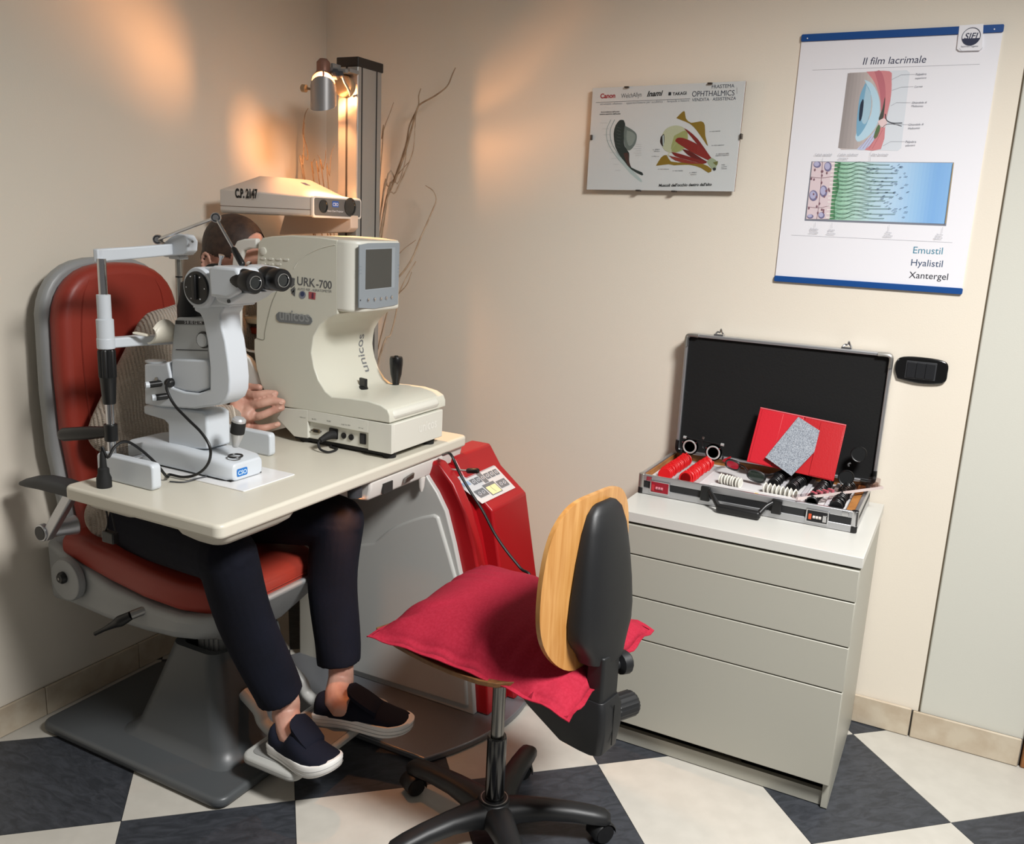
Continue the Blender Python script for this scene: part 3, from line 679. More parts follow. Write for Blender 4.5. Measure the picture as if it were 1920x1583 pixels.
part('lever_grip', MB().lathe([(.0065, 0), (.0085, .004), (.0085, .036), (.0065, .040)], b, c - b, 16), black, lv)
st_ = part('step_light', MB().loft([[(.905 + r_ * cos(2 * pi * k / 24), -.985 + r_ * sin(2 * pi * k / 24), .803 + h_) for k in range(24)] for r_, h_ in ((.0175, .004), (.0175, -.028), (.020, -.028), (.020, .012))], cap=False), dgrey, t)
part('step_light_lens', MB().lathe([(.0135, 0), (.0135, .002), (0, .002)], (.905, -.985, .8040), Z, 20), mat('step_light_glow', (255, 200, 140), .4, emit=((255, 160, 90), 800.0)), st_)
# small cable clump under the near edge
mb = MB().tube([(.535, -1.475, .815), (.545, -1.478, .77), (.535, -1.48, .742)], .0022, 6, 5).tube([(.545, -1.472, .815), (.56, -1.475, .78), (.572, -1.478, .742)], .0022, 6, 5)
part('hanging_wires', mb, black, t)
part('wire_connector', MB().box(.532, .572, -1.488, -1.470, .720, .748), black, t, .003)

# ------------------------------------------------------------------ loose power cord in front of the red console
pts = [(.955, -.62, .822)] + [ay(a, b, -.675) for a, b in ((845, 852), (862, 888), (882, 922), (905, 958), (927, 1000), (950, 1034), (976, 1066), (998, 1096))] + [(1.27, -.60, .22), (1.30, -.48, .04), (1.29, -.40, .006), (1.24, -.30, .006)]
solo('power_cord', MB().tube(pts, .0042, 8, 5), black, 'black power cord hanging from the table end past the red console', 'cable')
pts = [(1.20, -.49, .44)] + [ay(a, b, -.60) for a, b in ((931, 1024), (952, 1054), (978, 1085))] + [(1.33, -.63, .17), (1.36, -.62, .006), (1.40, -.5, .006)]

# ------------------------------------------------------------------ halogen lamp on the tower
LX, LY = .398, -.50
t = thing('examination_lamp', (LX, LY, 1.80), 'silver cylindrical halogen lamp glowing at the top of the tower', 'lamp')
shade_m = mat('lamp_silver', (150, 148, 148), 0.38, 0.6)
def tilt(p): return p
n = 40; BZ = 1.914; R0 = .0405
def slitz(x, y, d): return BZ + (.44 * (x - LX) - .63 * (y - LY)) + d
def botz(x, y): return 1.849 - .42 * (.64 * (x - LX) - .77 * (y - LY)) + .20 * (.88 * (x - LX) + .46 * (y - LY))
def circ(r): return [(LX + r * cos(2 * pi * k / n), LY + r * sin(2 * pi * k / n)) for k in range(n)]
rings = []
for r, d, c in ((R0, -.0085, 0), (R0, 0, 1), (R0 - .0022, 0, 1), (R0 - .0022, -.0085, 0)):
    rings.append([(x, y, botz(x, y) if c else slitz(x, y, d)) for x, y in circ(r)])
rings.append(rings[0])
part('shade', MB().loft(rings, cap=False), shade_m, t)
copper = mat('socket_copper', (150, 108, 92), 0.35, 0.5)
rings = [[(x, y, slitz(x, y, .0085)) for x, y in circ(r)] for r in (.0001, .036)] + [[(x, y, slitz(x, y, .015)) for x, y in circ(.034)], [(x, y, 1.952) for x, y in circ(.024)], [(x, y, 1.958) for x, y in circ(.0215)], [(x, y, 1.982) for x, y in circ(.0215)], [(x, y, 1.993) for x, y in circ(.012)], [(x, y, 1.994) for x, y in circ(.0005)]]
part('socket', MB().loft(rings), copper, t, smooth=50)
for k in range(3):
    a = radians(70 + 120 * k); cx, cy = LX + .0365 * cos(a), LY + .0365 * sin(a); part('cooling_post', MB().cyl((cx, cy, slitz(cx, cy, -.02)), (cx, cy, slitz(cx, cy, .013)), .003, n=8), steel, t)
sh = []
for z_ in (-.016, .016):
    sh.append([(LX + .0385 * cos(radians(a)), LY + .0385 * sin(radians(a)), slitz(LX + .0385 * cos(radians(a)), LY + .0385 * sin(radians(a)), z_)) for a in range(174, 211, 4)] + [(LX + .040 * cos(radians(a)), LY + .040 * sin(radians(a)), slitz(LX + .04 * cos(radians(a)), LY + .04 * sin(radians(a)), z_)) for a in range(206, 173, -4)])
part('added_slit_blocker', MB().loft(sh), shade_m, t)  # strip added only to block part of the slit and split the wall glow
part('bulb', MB().ball((LX, LY, BZ - .004), .009, .009, .011, 16, 10), mat('bulb_glow', (255, 226, 180), 0.4, emit=((255, 176, 112), 3400.0)), t)
part('aiming_knob', MB().lathe([(.004, 0), (.004, .022), (.012, .026), (.012, .040), (.009, .043), (0, .043)], (LX - .036, LY - .006, 1.902), Vector((-1, -.15, .10)), 18), mat('knob_olive', (120, 110, 90), .45), t)
part('yoke', MB().lathe([(.016, 0), (.016, .012), (.010, .016), (.010, .03)], (LX + .032, LY + .01, 1.948), Vector((1, .5, 0)), 20), dgrey, t)
# bracket: curved plate from the tower to the yoke
mb = MB().tube([(LX + .058, LY + .02, 1.945), (LX + .058, LY + .035, 1.925), (LX + .052, -.435, 1.905), (LX + .035, -.41, 1.895)], .004, 8, 5)
mb.box(LX + .004, LX + .062, -.445, -.399, 1.960, 1.972).box(LX + .004, LX + .014, -.47, -.43, 1.955, 1.985).obox((LX + .035, -.475, 1.962), (.034, .006, -.003), (0, .006, 0), (0, 0, .006))
part('wall_bracket', mb, mat('bracket_grey', (128, 126, 124), 0.45), t, .002)
part('pivot_disc', MB().lathe([(.034, 0), (.034, .016), (.030, .02), (0, .02)], (.408, -.399, 1.925), -Y, 32), mat('disc_cream', (150, 132, 104), 0.45), t)
sp = bpy.data.lights.new('halogen_reflector_beam', 'SPOT'); sp.energy = 42; sp.color = (1.0, 0.52, 0.22); sp.spot_size = radians(54); sp.spot_blend = .8; sp.shadow_soft_size = .012
so = bpy.data.objects.new('halogen_reflector_beam', sp); COL.objects.link(so); so.location = (LX, LY, 1.858); so.rotation_euler = Vector((.36, -.04, -1)).to_track_quat('-Z', 'Y').to_euler()

# ------------------------------------------------------------------ chart projector
t = thing('chart_projector', (0.33, -0.56, 1.50), 'white chart projector with two dark lenses, mounted on the tower above the seated person', 'projector')
pm = mat('projector_cream', (212, 204, 196), 0.4)
FXp = .455
f0, f1 = ax(585, 385, FXp), ax(674, 384, FXp)
yn, yf = f0.y, f1.y; ym = (yn + yf) / 2
zT, zB = ax(585, 369, FXp).z, ax(585, 406, FXp).z
backx = FXp - .345
rings = []
hw = (yf - yn) / 2
def sec(x, w, zb, zt, crown, cw):
    return [(x, ym - w, zb + .006), (x, ym - w + .006, zb), (x, ym + w - .006, zb), (x, ym + w, zb + .006), (x, ym + w, zt), (x, ym + cw, zt + crown), (x, ym - cw, zt + crown), (x, ym - w, zt)]
rings.append(sec(FXp, hw, zB, zT, .002, hw * .8)); rings.append(sec(FXp - .05, hw * 1.08, zB - .001, zT + .001, .010, hw * .75))
rings.append(sec(FXp - .17, hw * 1.22, zB - .002, zT + .006, .052, hw * .62)); rings.append(sec(FXp - .25, hw * 1.32, zB - .003, zT + .010, .050, hw * .66))
rings.append(sec(backx, hw * 1.36, zB - .002, zT + .012, .006, hw * .9))
body = part('housing', MB().loft(rings), pm, t, 0.004, 2, smooth=30)
part('mounting_arm', MB().box(.37, .45, ym + hw * .6, -.402, zB + .01, zT - .01), mat('bracket_lamplit', (200, 178, 158), 0.5), t, .004)
part('front_rim', MB().prism(rr(yn - .003, yf + .003, zB - .003, zT + .004, .010), 'x', FXp - .004, FXp + .006), mat('projector_rim', (232, 222, 212), .4), t, .002)
fp = part('front_panel', MB().prism(rr(yn + .004, yf - .004, zB + .004, zT - .002, .007), 'x', FXp + .004, FXp + .0072), mat('projector_front', (106, 104, 102), .45), t)
for (a, b, r) in ((606, 387, .0205), (656, 388, .029)):
    p = ax(a, b, FXp + .007)
    part('lens', MB().lathe([(r, 0), (r, .003), (r * .86, .003), (r * .8, .001), (0, .0018)], (FXp + .007, p.y, p.z), X, 32), mat('lens_black', (10, 10, 12), .08, coat=1.0), fp)
p = ax(629, 383, FXp + .0075)
part('badge', MB().prism(rr(p.y - .016, p.y + .016, p.z - .0095, p.z + .0095, .003), 'x', FXp + .0072, FXp + .0078), mat('badge_blue', (42, 92, 178), .4), fp)
part('lettering', MB().text('CSO', (FXp + .0081, p.y, p.z - .0055), Y, Z, width=.027, align='C', bold=.02), paper, fp, smooth=0)
p = ax(613, 397, FXp + .0075); q = ax(644, 396, FXp + .0075)
part('lettering', MB().text('Vision Chart Projector', (FXp + .0076, p.y, p.z), Y, Z, width=q.y - p.y), paper, fp, smooth=0)
# lettering on the slanting side: from the near-side face
s0, s1 = Vector((rings[3][7][0], rings[3][7][1], 0)), Vector((rings[4][7][0], rings[4][7][1], 0))
U = (s0 - s1).normalized(); nrm = Vector((U.y, -U.x, 0))
a = ap(441, 370, s1 + nrm * .0012, nrm); b = ap(483, 375, s1 + nrm * .0012, nrm)
part('lettering', MB().text('C.P. 2147', a, U, Z, width=(b - a).dot(U), bold=.045, vs=1.7), black_matt, body, smooth=0)
s0, s1 = Vector(rings[2][7]), Vector(rings[0][7]); 
mb = MB().tube([Vector((r[0][0], r[0][1] - .0003, zB + .020)) for r in reversed(rings)], .0009, 5, 1)
part('seam', mb, mat('seam_brown', (120, 100, 84), .6), body)
mb = MB(); p = Vector(rings[1][5]) * .35 + Vector(rings[2][5]) * .65; q = Vector(rings[1][6]) * .35 + Vector(rings[2][6]) * .65
d = (Vector(rings[2][5]) - Vector(rings[1][5])).normalized(); e = (q - p).normalized(); c = (p + q) / 2; nz = e.cross(d); nz = nz if nz.z > 0 else -nz
part('badge', MB().oprism([c + e * i * .011 + d * j * .011 + nz * .0005 for i, j in ((-1, -1), (1, -1), (1, 1), (-1, 1))], nz * .0006), mat('badge_slate', (86, 90, 120), .4), body)
# ------------------------------------------------------------------ slit lamp
TT = .850
t = thing('slit_lamp', (0.55, -1.21, TT), 'white slit lamp microscope with chin rest at the near end of the table', 'slit lamp')
lampw = mat('slit_lamp_white', (206, 212, 218), 0.38)
lampg = mat('slit_lamp_grey', (188, 192, 194), 0.42)
part('glide_plate', MB().prism(rr(.40, .812, -1.300, -1.116, .004), 'z', TT, TT + .003), mat('glide_plate_white', (236, 236, 236), .22), t, .001)
for y0, y1 in ((-1.4215, -1.3945), (-1.0225, -.9995)):
    part('rail_cover', MB().prism(rr(.442, .640, TT, TT + .066, .012), 'y', y0, y1), lampw, t, .005)
p0, p1 = Vector((.445, -1.392, TT + .03)), Vector((.445, -1.02, TT + .03))
part('axle', MB().cyl(p0, p1, .005, n=12), chrome, t)
part('axle_guard', MB().box(.425, .430, -1.345, -1.255, TT + .004, TT + .058), glass('acrylic', (225, 225, 225), .9), t)
# base housing
zB0 = TT + .004
rings = []
for x, h in ((.372, .052), (.40, .058), (.55, .060), (.66, .056), (.72, .050), (.742, .044)):
    k = .012 if x > .73 else 0
    rings.append([(x, a, b) for a, b in rr(-1.274 + k, -1.150 - k, zB0, zB0 + h, .014, 4)])
part('base_housing', MB().loft(rings), lampw, t, .004, 2, smooth=50)
part('base_gap', MB().box(.385, .735, -1.266, -1.158, TT + .003, TT + .006), rubber, t)
p = ax(457, 876, .7425); a, b = ax(446, 876, .7425), ax(470, 874, .7425)
bd = part('badge', MB().prism(rr(-1.252, -1.216, TT + .014, TT + .034, .004), 'x', .7405, .7432), mat('badge_azure', (24, 112, 190), .4), t, .0005)
part('lettering', MB().text('CSO', (.7436, -1.249, TT + .0185), Y, Z, width=.030, bold=.02), mat('badge_letter', (206, 226, 240), .4), bd, smooth=0)
# joystick
j0, j1 = ay(441, 838, -1.235), ay(449, 783, -1.235)
j0.z = max(j0.z, TT + .052); jd = (j1 - j0); jl = jd.length
j = part('joystick', MB().lathe([(.007, 0), (.0085, jl * .05), (.0165, jl * .42), (.0165, jl * .5)], j0, jd, 24), mat('joystick_silver', (190, 191, 192), .35, .5), t)
part('joystick_grip', MB().lathe([(.0175, jl * .48), (.0178, jl * .52), (.0178, jl * .84), (.0172, jl * .86)], j0, jd, 24), rubber, j)
part('joystick_cap', MB().lathe([(.0172, jl * .85), (.0172, jl * .93), (.013, jl * .985), (0, jl)], j0, jd, 24), mat('joystick_cap_silver', (205, 206, 208), .3, .5), j)
part('joystick_well', MB().ring((j0.x, j0.y, TT + .0625), Z, .017, .0025, 24, 6), black, t)
# pedestal
ped = xz([(271, 760), (300, 761), (380, 772), (390, 778), (392, 842), (318, 842), (317, 795), (309, 787), (272, 776)], -1.24)
part('pedestal', MB().prism(ped, 'y', -1.245, -1.165), lampw, t, .006)
# C-shaped instrument arm
arm = xz([(270, 683), (307, 683), (313, 678), (318, 700), (322, 727), (345, 735), (371, 738), (393, 731), (393, 690), (388, 640), (380, 600), (374, 588), (364, 583), (363, 572), (420, 573), (420, 580), (413, 590), (415, 613), (422, 640), (428, 680), (431, 712), (430, 735), (424, 750), (409, 760), (364, 767), (300, 763), (271, 758)], -1.262)
part('instrument_arm', MB().prism(arm, 'y', -1.262, -1.195), lampw, t, .006, 3, smooth=40)
tow = xz([(314, 732), (320, 665), (326, 603), (331, 595), (384, 597), (389, 610), (396, 735)], -1.245)
tw = part('illumination_tower', MB().prism(tow, 'y', -1.245, -1.16), lampg, t, .006)
low = xz([(322, 674), (390, 675), (394, 690), (393, 728), (370, 736), (345, 733), (323, 726)], -1.255)
part('tower_lower_cover', MB().prism(low, 'y', -1.257, -1.20), lampw, t, .005)
sc1 = xz([(329, 601), (381, 603), (382, 609), (330, 608)], -1.247)
sb = part('scale_ring', MB().prism(sc1, 'y', -1.2475, -1.24), black, tw)
p = ay(346, 608, -1.248); q = ay(378, 609, -1.248)
part('scale_marks', MB().text('5 8 10 12 14', (p.x, -1.2478, p.z + .0015), q - p, Z, width=q.x - p.x), paper, sb, smooth=0)
gl = xz([(330, 655), (389, 657), (389, 658.5), (330, 656.5)], -1.2455)
part('tower_seam', MB().prism(gl, 'y', -1.2462, -1.244), dgrey, tw)
p = ay(378, 637, -1.248)
part('rotation_dial', MB().lathe([(.021, 0), (.021, .004), (.017, .005), (.017, .010), (0, .010)], (p.x + .006, -1.245, p.z), -Y, 28), black, tw)
part('dial_face', MB().lathe([(.0165, 0), (.0165, .012), (0, .012)], (p.x + .009, -1.245, p.z), -Y, 28), lampg, tw)
# dark lamp tube above the tower
p = ay(359, 600, -1.20); q = ay(357, 520, -1.20)
part('lamp_tube', MB().lathe([(.034, 0), (.034, .04), (.026, .075), (.024, .10), (.012, .105), (0, .105)], (p.x, -1.20, p.z - .005), q - p, 28), black_matt, t, smooth=50)
# microscope head
pc = ay(369, 540, -1.285)
drum = part('magnification_drum', MB().lathe([(.0465, 0), (.0495, .004), (.0495, .10), (.046, .108), (0, .108)], (pc.x, -1.283, pc.z), Y, 44), lampw, t, smooth=50)
part('drum_rear_disc', MB().lathe([(.050, 0), (.052, .004), (.052, .016), (.048, .02), (0, .02)], (pc.x - .018, -1.215, pc.z + .004), Y, 40), black_matt, drum)
kn = part('magnification_knob', MB().lathe([(.0395, 0), (.0395, .003), (.0375, .006), (.010, .0062), (0, .0062)], (pc.x - .001, -1.2825, pc.z), -Y, 44), mat('knob_black', (14, 16, 18), .4), drum)
part('knob_bar', MB().obox((pc.x - .001, -1.292, pc.z + .002), (.006, 0, 0), (0, .0042, 0), (0, 0, .030)), black, kn, .003)
for a in range(0, 360, 60):
    part('knob_mark', MB().cyl((pc.x - .001 + .030 * cos(radians(a)), -1.2896, pc.z + .030 * sin(radians(a))), (pc.x - .001 + .030 * cos(radians(a)), -1.2886, pc.z + .030 * sin(radians(a))), .0017, n=8), paper, kn)
hd = xz([(366, 503), (400, 500), (432, 503), (432, 575), (360, 577), (364, 570)], -1.27)
part('head_body', MB().prism(hd, 'y', -1.272, -1.185), lampw, t, .008)
oc0 = ay(396, 528, -1.265); oc1 = ay(446, 529, -1.265)
bh = xz([(394, 503), (404, 498), (446, 502), (452, 512), (452, 548), (430, 560), (398, 556)], -1.29)
bino = part('binocular_housing', MB().prism(bh, 'y', -1.298, -1.225), lampw, t, .012, 4)
bh2 = xz([(452, 500), (462, 496), (498, 502), (500, 512), (500, 545), (470, 556), (452, 552)], -1.225)
bino2 = part('binocular_housing', MB().prism(bh2, 'y', -1.222, -1.165), lampw, t, .012, 4)
part('prism_cover', MB().prism(xz([(408, 552), (444, 546), (470, 548), (456, 560), (434, 572), (416, 566)], -1.27), 'y', -1.285, -1.185), lampw, t, .006)
part('cover_screw', MB().cyl(ay(428, 565, -1.287), ay(428, 565, -1.287) + Y * .004, .0045, n=14), dgrey, t)
for (a0, a1, yv) in (((444, 524), (494, 531), -1.268), ((496, 521), (543, 526), -1.205)):
    p, q = ay(*a0, yv), ay(*a1, yv); d = (q - p); d = Vector((d.x * .985, -.20 * d.length, d.z)).normalized(); L = .074
    e = part('eyepiece', MB().lathe([(.020, -.006), (.0265, 0), (.028, .004), (.028, .034), (.0255, .038), (.0268, .043), (.0268, L - .004), (.0245, L), (.015, L), (.0145, L - .003), (0, L - .003)], p, d, 36), mat('eyepiece_black', (14, 14, 15), .42), t, smooth=50)
    part('eyepiece_ring', MB().ring(p + d * (L + .0003), d, .0155, .0012, 28, 6), chrome, e)
    part('ocular_lens', MB().lathe([(.0142, 0), (.0142, .001), (0, .001)], p + d * (L - .0032), d, 24), mat('ocular_glass', (18, 22, 26), .05, coat=1.0), e)
a, b = ay(415, 480, -1.22), ay(411, 500, -1.22)
part('joint_stud', MB().lathe([(.0035, 0), (.0035, .018), (.006, .024), (.0075, .030), (0, .030)], b, a - b, 14), chrome, t)
# side knobs and sockets on the lower box
for (a, b) in ((274, 722), (286, 746)):
    p = ay(a, b, -1.290)
    k = part('brightness_knob', MB().cyl((p.x + .028, -1.245, p.z + .004), (p.x + .004, -1.285, p.z), .0085, n=18), black, t, .001)
    part('knob_tip', MB().cyl((p.x + .005, -1.2835, p.z), (p.x, -1.293, p.z), .0085, n=18), lampw, k, .001)
p = ay(317, 718, -1.266)
part('cable_socket', MB().lathe([(.012, 0), (.012, .01), (.009, .016), (0, .016)], (p.x, -1.258, p.z), -Y, 18), black, t)
p = ay(292, 712, -1.266); part('socket_stud', MB().lathe([(.006, 0), (.006, .004), (0, .004)], (p.x, -1.261, p.z), -Y, 14), steel, t)
p = ay(428, 657, -1.20); part('width_knob', MB().lathe([(.021, 0), (.021, .012), (.019, .028), (.012, .03), (0, .03)], (p.x - .004, -1.19, p.z), X, 22), lampg, t)
p, q = ay(292, 679, -1.23), ay(292, 683, -1.23); part('arm_lid', MB().cyl((p.x, -1.23, p.z), (p.x, -1.23, p.z + .004), .026, n=28), lampg, t)
# chin rest frame
cx = .425
def P_(a, b, y): return ay(a, b, y)
yn_, yf_ = -1.365, -1.165
n0, n1 = ay(190, 485, yn_), ay(203, 862, yn_)
post = part('near_post', MB().cyl((n0.x, yn_, TT + .02), (n0.x, yn_, n0.z), .0105, n=20), chrome, t)
part('post_clamp', MB().box(n0.x - .02, n0.x + .03, yn_ - .018, yn_ + .018, TT - .05, TT + .03), black, t, .004)
zz = lambda b: ay(195, b, yn_).z
part('post_sleeve', MB().lathe([(.0165, zz(598)), (.0165, zz(553)), (.0110, zz(552))], (n0.x, yn_, 0), Z, 28), lampw, post)
part('post_sleeve', MB().lathe([(.0205, zz(634)), (.0205, zz(599)), (.0165, zz(597))], (n0.x, yn_, 0), Z, 28), lampw, post)
mb = MB(); zt_, zb_ = zz(655), zz(706); rings = []
for z, r in ((zb_, .0195), (zt_ - .004, .0195), (zt_, .018)):
    rings.append([(n0.x + (r + (.0016 if k % 2 else 0)) * cos(2 * pi * k / 36), yn_ + (r + (.0016 if k % 2 else 0)) * sin(2 * pi * k / 36), z) for k in range(36)])
mb.loft(rings)
part('height_knob', mb, black, t, smooth=25)
part('height_knob_cone', MB().lathe([(.0150, zz(755)), (.0158, zz(752)), (.0198, zz(707)), (.021, zz(706)), (.021, zz(705))], (n0.x, yn_, 0), Z, 28), black, t)
# patient grip handle
g0, g1 = ay(212, 806, yn_), ay(117, 812, yn_ - .03)
part('grip_clamp', MB().lathe([(.0165, -.022), (.0165, .022)], (n0.x, yn_, zz(808)), Z, 24), black, t, .002)
dg = (g1 - g0).normalized()
part('patient_grip', MB().lathe([(.0, 0), (.013, .0), (.0145, .02), (.0175, .07), (.0175, (g1 - g0).length - .012), (.013, (g1 - g0).length - .002), (0, (g1 - g0).length)], Vector((n0.x, yn_, zz(808) + .002)) - dg * .0, dg, 20), black, t, smooth=50)
# lower chin arm and cup
zl = zz(643)
f0 = ay(335, 500, yf_)
mb = MB(); pts = [(n0.x - .004, yn_), (n0.x + .006, yn_ + .05), (n0.x + .014, yn_ + .09), (n0.x + .03, yn_ + .125), (n0.x + .045, yn_ + .17), (f0.x, yf_ + .015)]
sm = smooth2(pts, 5); rings = []
for i, (a, b) in enumerate(sm):
    u, v = sm[max(i - 1, 0)], sm[min(i + 1, len(sm) - 1)]; d = Vector((v[0] - u[0], v[1] - u[1], 0)).normalized(); nrm = Vector((d.y, -d.x, 0)); h = .0125; wd = .016
    c = Vector((a, b, zl)); rings.append([c + nrm * s * wd + Z * q * h for s, q in ((-1, -1), (1, -1), (1, 1), (-1, 1))])
part('chin_arm', MB().loft(rings), lampw, t, .004)
part('post_collar', MB().lathe([(.0215, zl - .014), (.0215, zl + .014)], (n0.x, yn_, 0), Z, 28), lampw, t, .003)
cc = ay(297, 632, -1.265)
mb = MB(); rings = []
for k in range(9):
    u = -1 + 2 * k / 8; rings.append([(cc.x + .02 * sin(pi * q / 8 - .6) + .006, -1.26 + u * .036, cc.z - .012 + .030 * (1 - cos(pi * q / 8 * .9)) * (1 - .35 * u * u) + .012 * (abs(u) ** 2) * 0) for q in range(9)])
top = rings
under_ = [[(x + .004, y, z - .004) for x, y, z in r] for r in rings]
mb.loft([r + list(reversed(ur)) for r, ur in zip(top, under_)])
part('chin_cup', mb, mat('cup_cream', (222, 216, 200), .4), t, smooth=60)
p, q = ay(252, 624, -1.31), ay(278, 629, -1.29)
part('cup_pin', MB().obox((p + q) / 2, (q - p) / 2, Y * .006, Z * .0025), mat('cup_cream', (222, 216, 200)), t, .001)
# far post, forehead band and bracket
fp_ = part('far_post', MB().cyl((f0.x, yf_, zl), (f0.x, yf_, ay(335, 478, yf_).z), .0085, n=18), mat('post_steel', (160, 158, 152), .25, .9), t)
part('post_ring', MB().lathe([(.0092, -.002), (.0092, .002)], (f0.x, yf_, ay(335, 519, yf_).z), Z, 18), black, fp_)
mb = MB(); rings = []
b0, b1, b2 = ay(179, 480, yn_ - .01), ay(250, 474, -1.28), ay(318, 468, -1.19)
pts = catmull([b0, ay(196, 478, yn_ + .02), b1, b2, ay(330, 466, yf_)], 5)
for i, c in enumerate(pts):
    hh = .0165 - .003 * i / len(pts)
    d = (pts[min(i + 1, len(pts) - 1)] - pts[max(i - 1, 0)]).normalized(); nrm = d.cross(Z).normalized()
    rings.append([c + nrm * s * .007 + Z * q * hh for s, q in ((-1, -1), (1, -1), (1, 1), (-1, 1))])
part('forehead_band', MB().loft(rings), lampw, t, .004)
br = xz([(310, 470), (314, 460), (333, 444), (345, 438), (358, 441), (365, 452), (364, 470), (357, 478), (322, 482), (311, 478)], yf_)
bk = part('fixation_bracket', MB().prism(br, 'y', yf_ - .022, yf_ + .012), lampw, t, .003)
p = ay(317, 468, yf_ - .022); part('bracket_screw', MB().lathe([(.0055, 0), (.0055, .004), (0, .005)], (p.x, yf_ - .022, p.z), -Y, 16), steel, bk)
p = ay(361, 453, yf_ - .022); part('bracket_pin', MB().lathe([(.003, 0), (.003, .006), (0, .006)], (p.x, yf_ - .022, p.z), Vector((.7, -.7, 0)), 10), steel, bk)
part('post_plate', MB().box(f0.x - .018, f0.x + .022, yf_ - .016, yf_ + .014, ay(335, 486, yf_).z, ay(335, 479, yf_).z), lampg, t, .002)
# fixation target rods
ja, jb, jc, je = ay(296, 449, -1.20), ay(405, 408, -1.20), ay(437, 465, -1.215), ay(455, 497, -1.225)
part('target_rod', MB().cyl(ja, jb, .0042, n=12), chrome, t)
part('target_rod', MB().cyl(jb, jc, .0038, n=12), chrome, t)
part('target_sleeve', MB().lathe([(.0045, 0), (.0075, .006), (.0080, (je - jc).length - .004), (.006, (je - jc).length)], jc, je - jc, 16), black, t)
for c in (ja, jb):
    o = part('rod_joint', MB().lathe([(.0115, -.006), (.0125, -.004), (.0125, .004), (.0115, .006)], c, -Y * .8 + X * .6, 26), chrome, t)
    d = (-Y * .8 + X * .6).normalized(); part('joint_screw', MB().ring(c + d * .0062, d, .0085, .0012, 24, 6), black, o)
q = ay(309, 458, -1.20); part('rod_foot', MB().cyl(ja, q, .004, n=10), steel, t)
# lamp cable and its strain relief
sr = part('strain_relief', MB().lathe([(.0175, 0), (.0175, .022), (.0135, .034), (.0130, .046), (.0085, .050), (.0065, .082), (.0045, .090)], (.519, -1.462, TT), Z, 24), rubber, t)
cb = [ay(317, 714, -1.272), ay(312, 728, -1.295), ay(326, 758, -1.30), ay(352, 786, -1.30), ay(378, 812, -1.30), ay(394, 840, -1.30), ay(391, 868, -1.30), ay(372, 888, -1.31)]
cb += [az(345, 895, TT + .008), az(318, 890, TT + .008), Vector((.60, -1.345, TT + .012)), Vector((.585, -1.365, TT + .05)), ay(262, 842, -1.385), ay(236, 828, -1.405), ay(215, 838, -1.43), ay(202, 858, -1.455), Vector((.519, -1.462, TT + .10)), Vector((.519, -1.462, TT + .085))]
part('lamp_cable', MB().tube(cb, .0036, 8, 5), black, t)
cb = [az(318, 903, TT + .003), az(345, 904, TT + .003), az(372, 897, TT + .0052), Vector((.66, -1.26, TT + .006))]
part('thin_cable', MB().tube(cb, .0018, 6, 5), dgrey, t)

# ------------------------------------------------------------------ auto refractometer
YN, YF = -.853, -.585
t = thing('auto_refractometer', (0.70, -0.72, TT), 'cream auto refractometer with a small grey screen at the far end of the table', 'refractometer')
cream = mat('refractor_cream', (211, 210, 196), 0.36)
cream_w = mat('refractor_white', (218, 217, 206), 0.34)
for x, y in ((.60, -.82), (.90, -.82), (.90, -.62), (.60, -.62)):
    part('foot', MB().cyl((x, y, TT), (x, y, TT + .02), .019, .021, 20), rubber, t)
part('undertray', MB().box(.565, .90, -.835, -.60, TT + .006, TT + .020), black_matt, t)
bz0, bz1 = TT + .019, .9545
bp = xz([(531, 765), (732, 800), (735, 852), (562, 822), (551, 820), (519, 784)], YN)
base_poly = [bp[0], (.930, bz1), (.930, bz0), (bp[3][0], bz0 - .002), (bp[4][0], bz0 - .002), bp[5]]
core = part('base', MB().prism(base_poly, 'y', YN + .010, YF), cream_w, t, .003)
xl, xr = ay(577, 820, YN).x, ay(690, 840, YN).x
part('base_side_frame', MB().prism([bp[5], bp[0], (xl, bz1), (xl, bz0 + .0), (ay(562, 822, YN).x, bz0 - .002), (bp[4][0], bz0 - .002)], 'y', YN, YN + .012), cream_w, core, .0015)
part('base_side_frame', MB().prism([(xr, bz1), (.930, bz1), (.930, bz0), (xr, bz0)], 'y', YN, YN + .012), cream_w, core, .0015)
zt_ = ay(577, 790, YN).z
part('base_top_strip', MB().prism([(xl, zt_), (xr, zt_ - .002), (xr, bz1), (xl, bz1)], 'y', YN, YN + .012), cream_w, core, .001)
yr = YN + .0098
def at(a, b): return ay(a, b, yr)
p = at(570, 805); part('power_jack', MB().lathe([(.006, 0), (.006, .004), (.003, .004), (.003, .001), (0, .001)], (p.x, yr, p.z), -Y, 18), steel, core)
p = at(594, 808)
o = part('serial_port', MB().prism(rr(p.x - .013, p.x + .013, p.z - .0055, p.z + .0055, .003), 'y', yr - .004, yr), mat('port_gold', (120, 108, 84), .4, .7), core, .0008)
part('port_hole', MB().prism(rr(p.x - .008, p.x + .008, p.z - .0035, p.z + .0035, .002), 'y', yr - .0052, yr - .003), black, o)
for s in (-1, 1): part('port_screw', MB().cyl((p.x + s * .016, yr - .005, p.z), (p.x + s * .016, yr, p.z), .0028, n=10), steel, o)
p = at(626, 813)
inl = part('power_inlet', MB().prism(rr(p.x - .016, p.x + .016, p.z - .0155, p.z + .0155, .003), 'y', yr - .003, yr), black, core, .0006)
for (a, b) in ((645, 817), (659, 820)):
    p = at(a, b); o = part('round_socket', MB().lathe([(.0088, 0), (.0088, .003), (.007, .004), (0, .002)], (p.x, yr, p.z), -Y, 22), black, core)
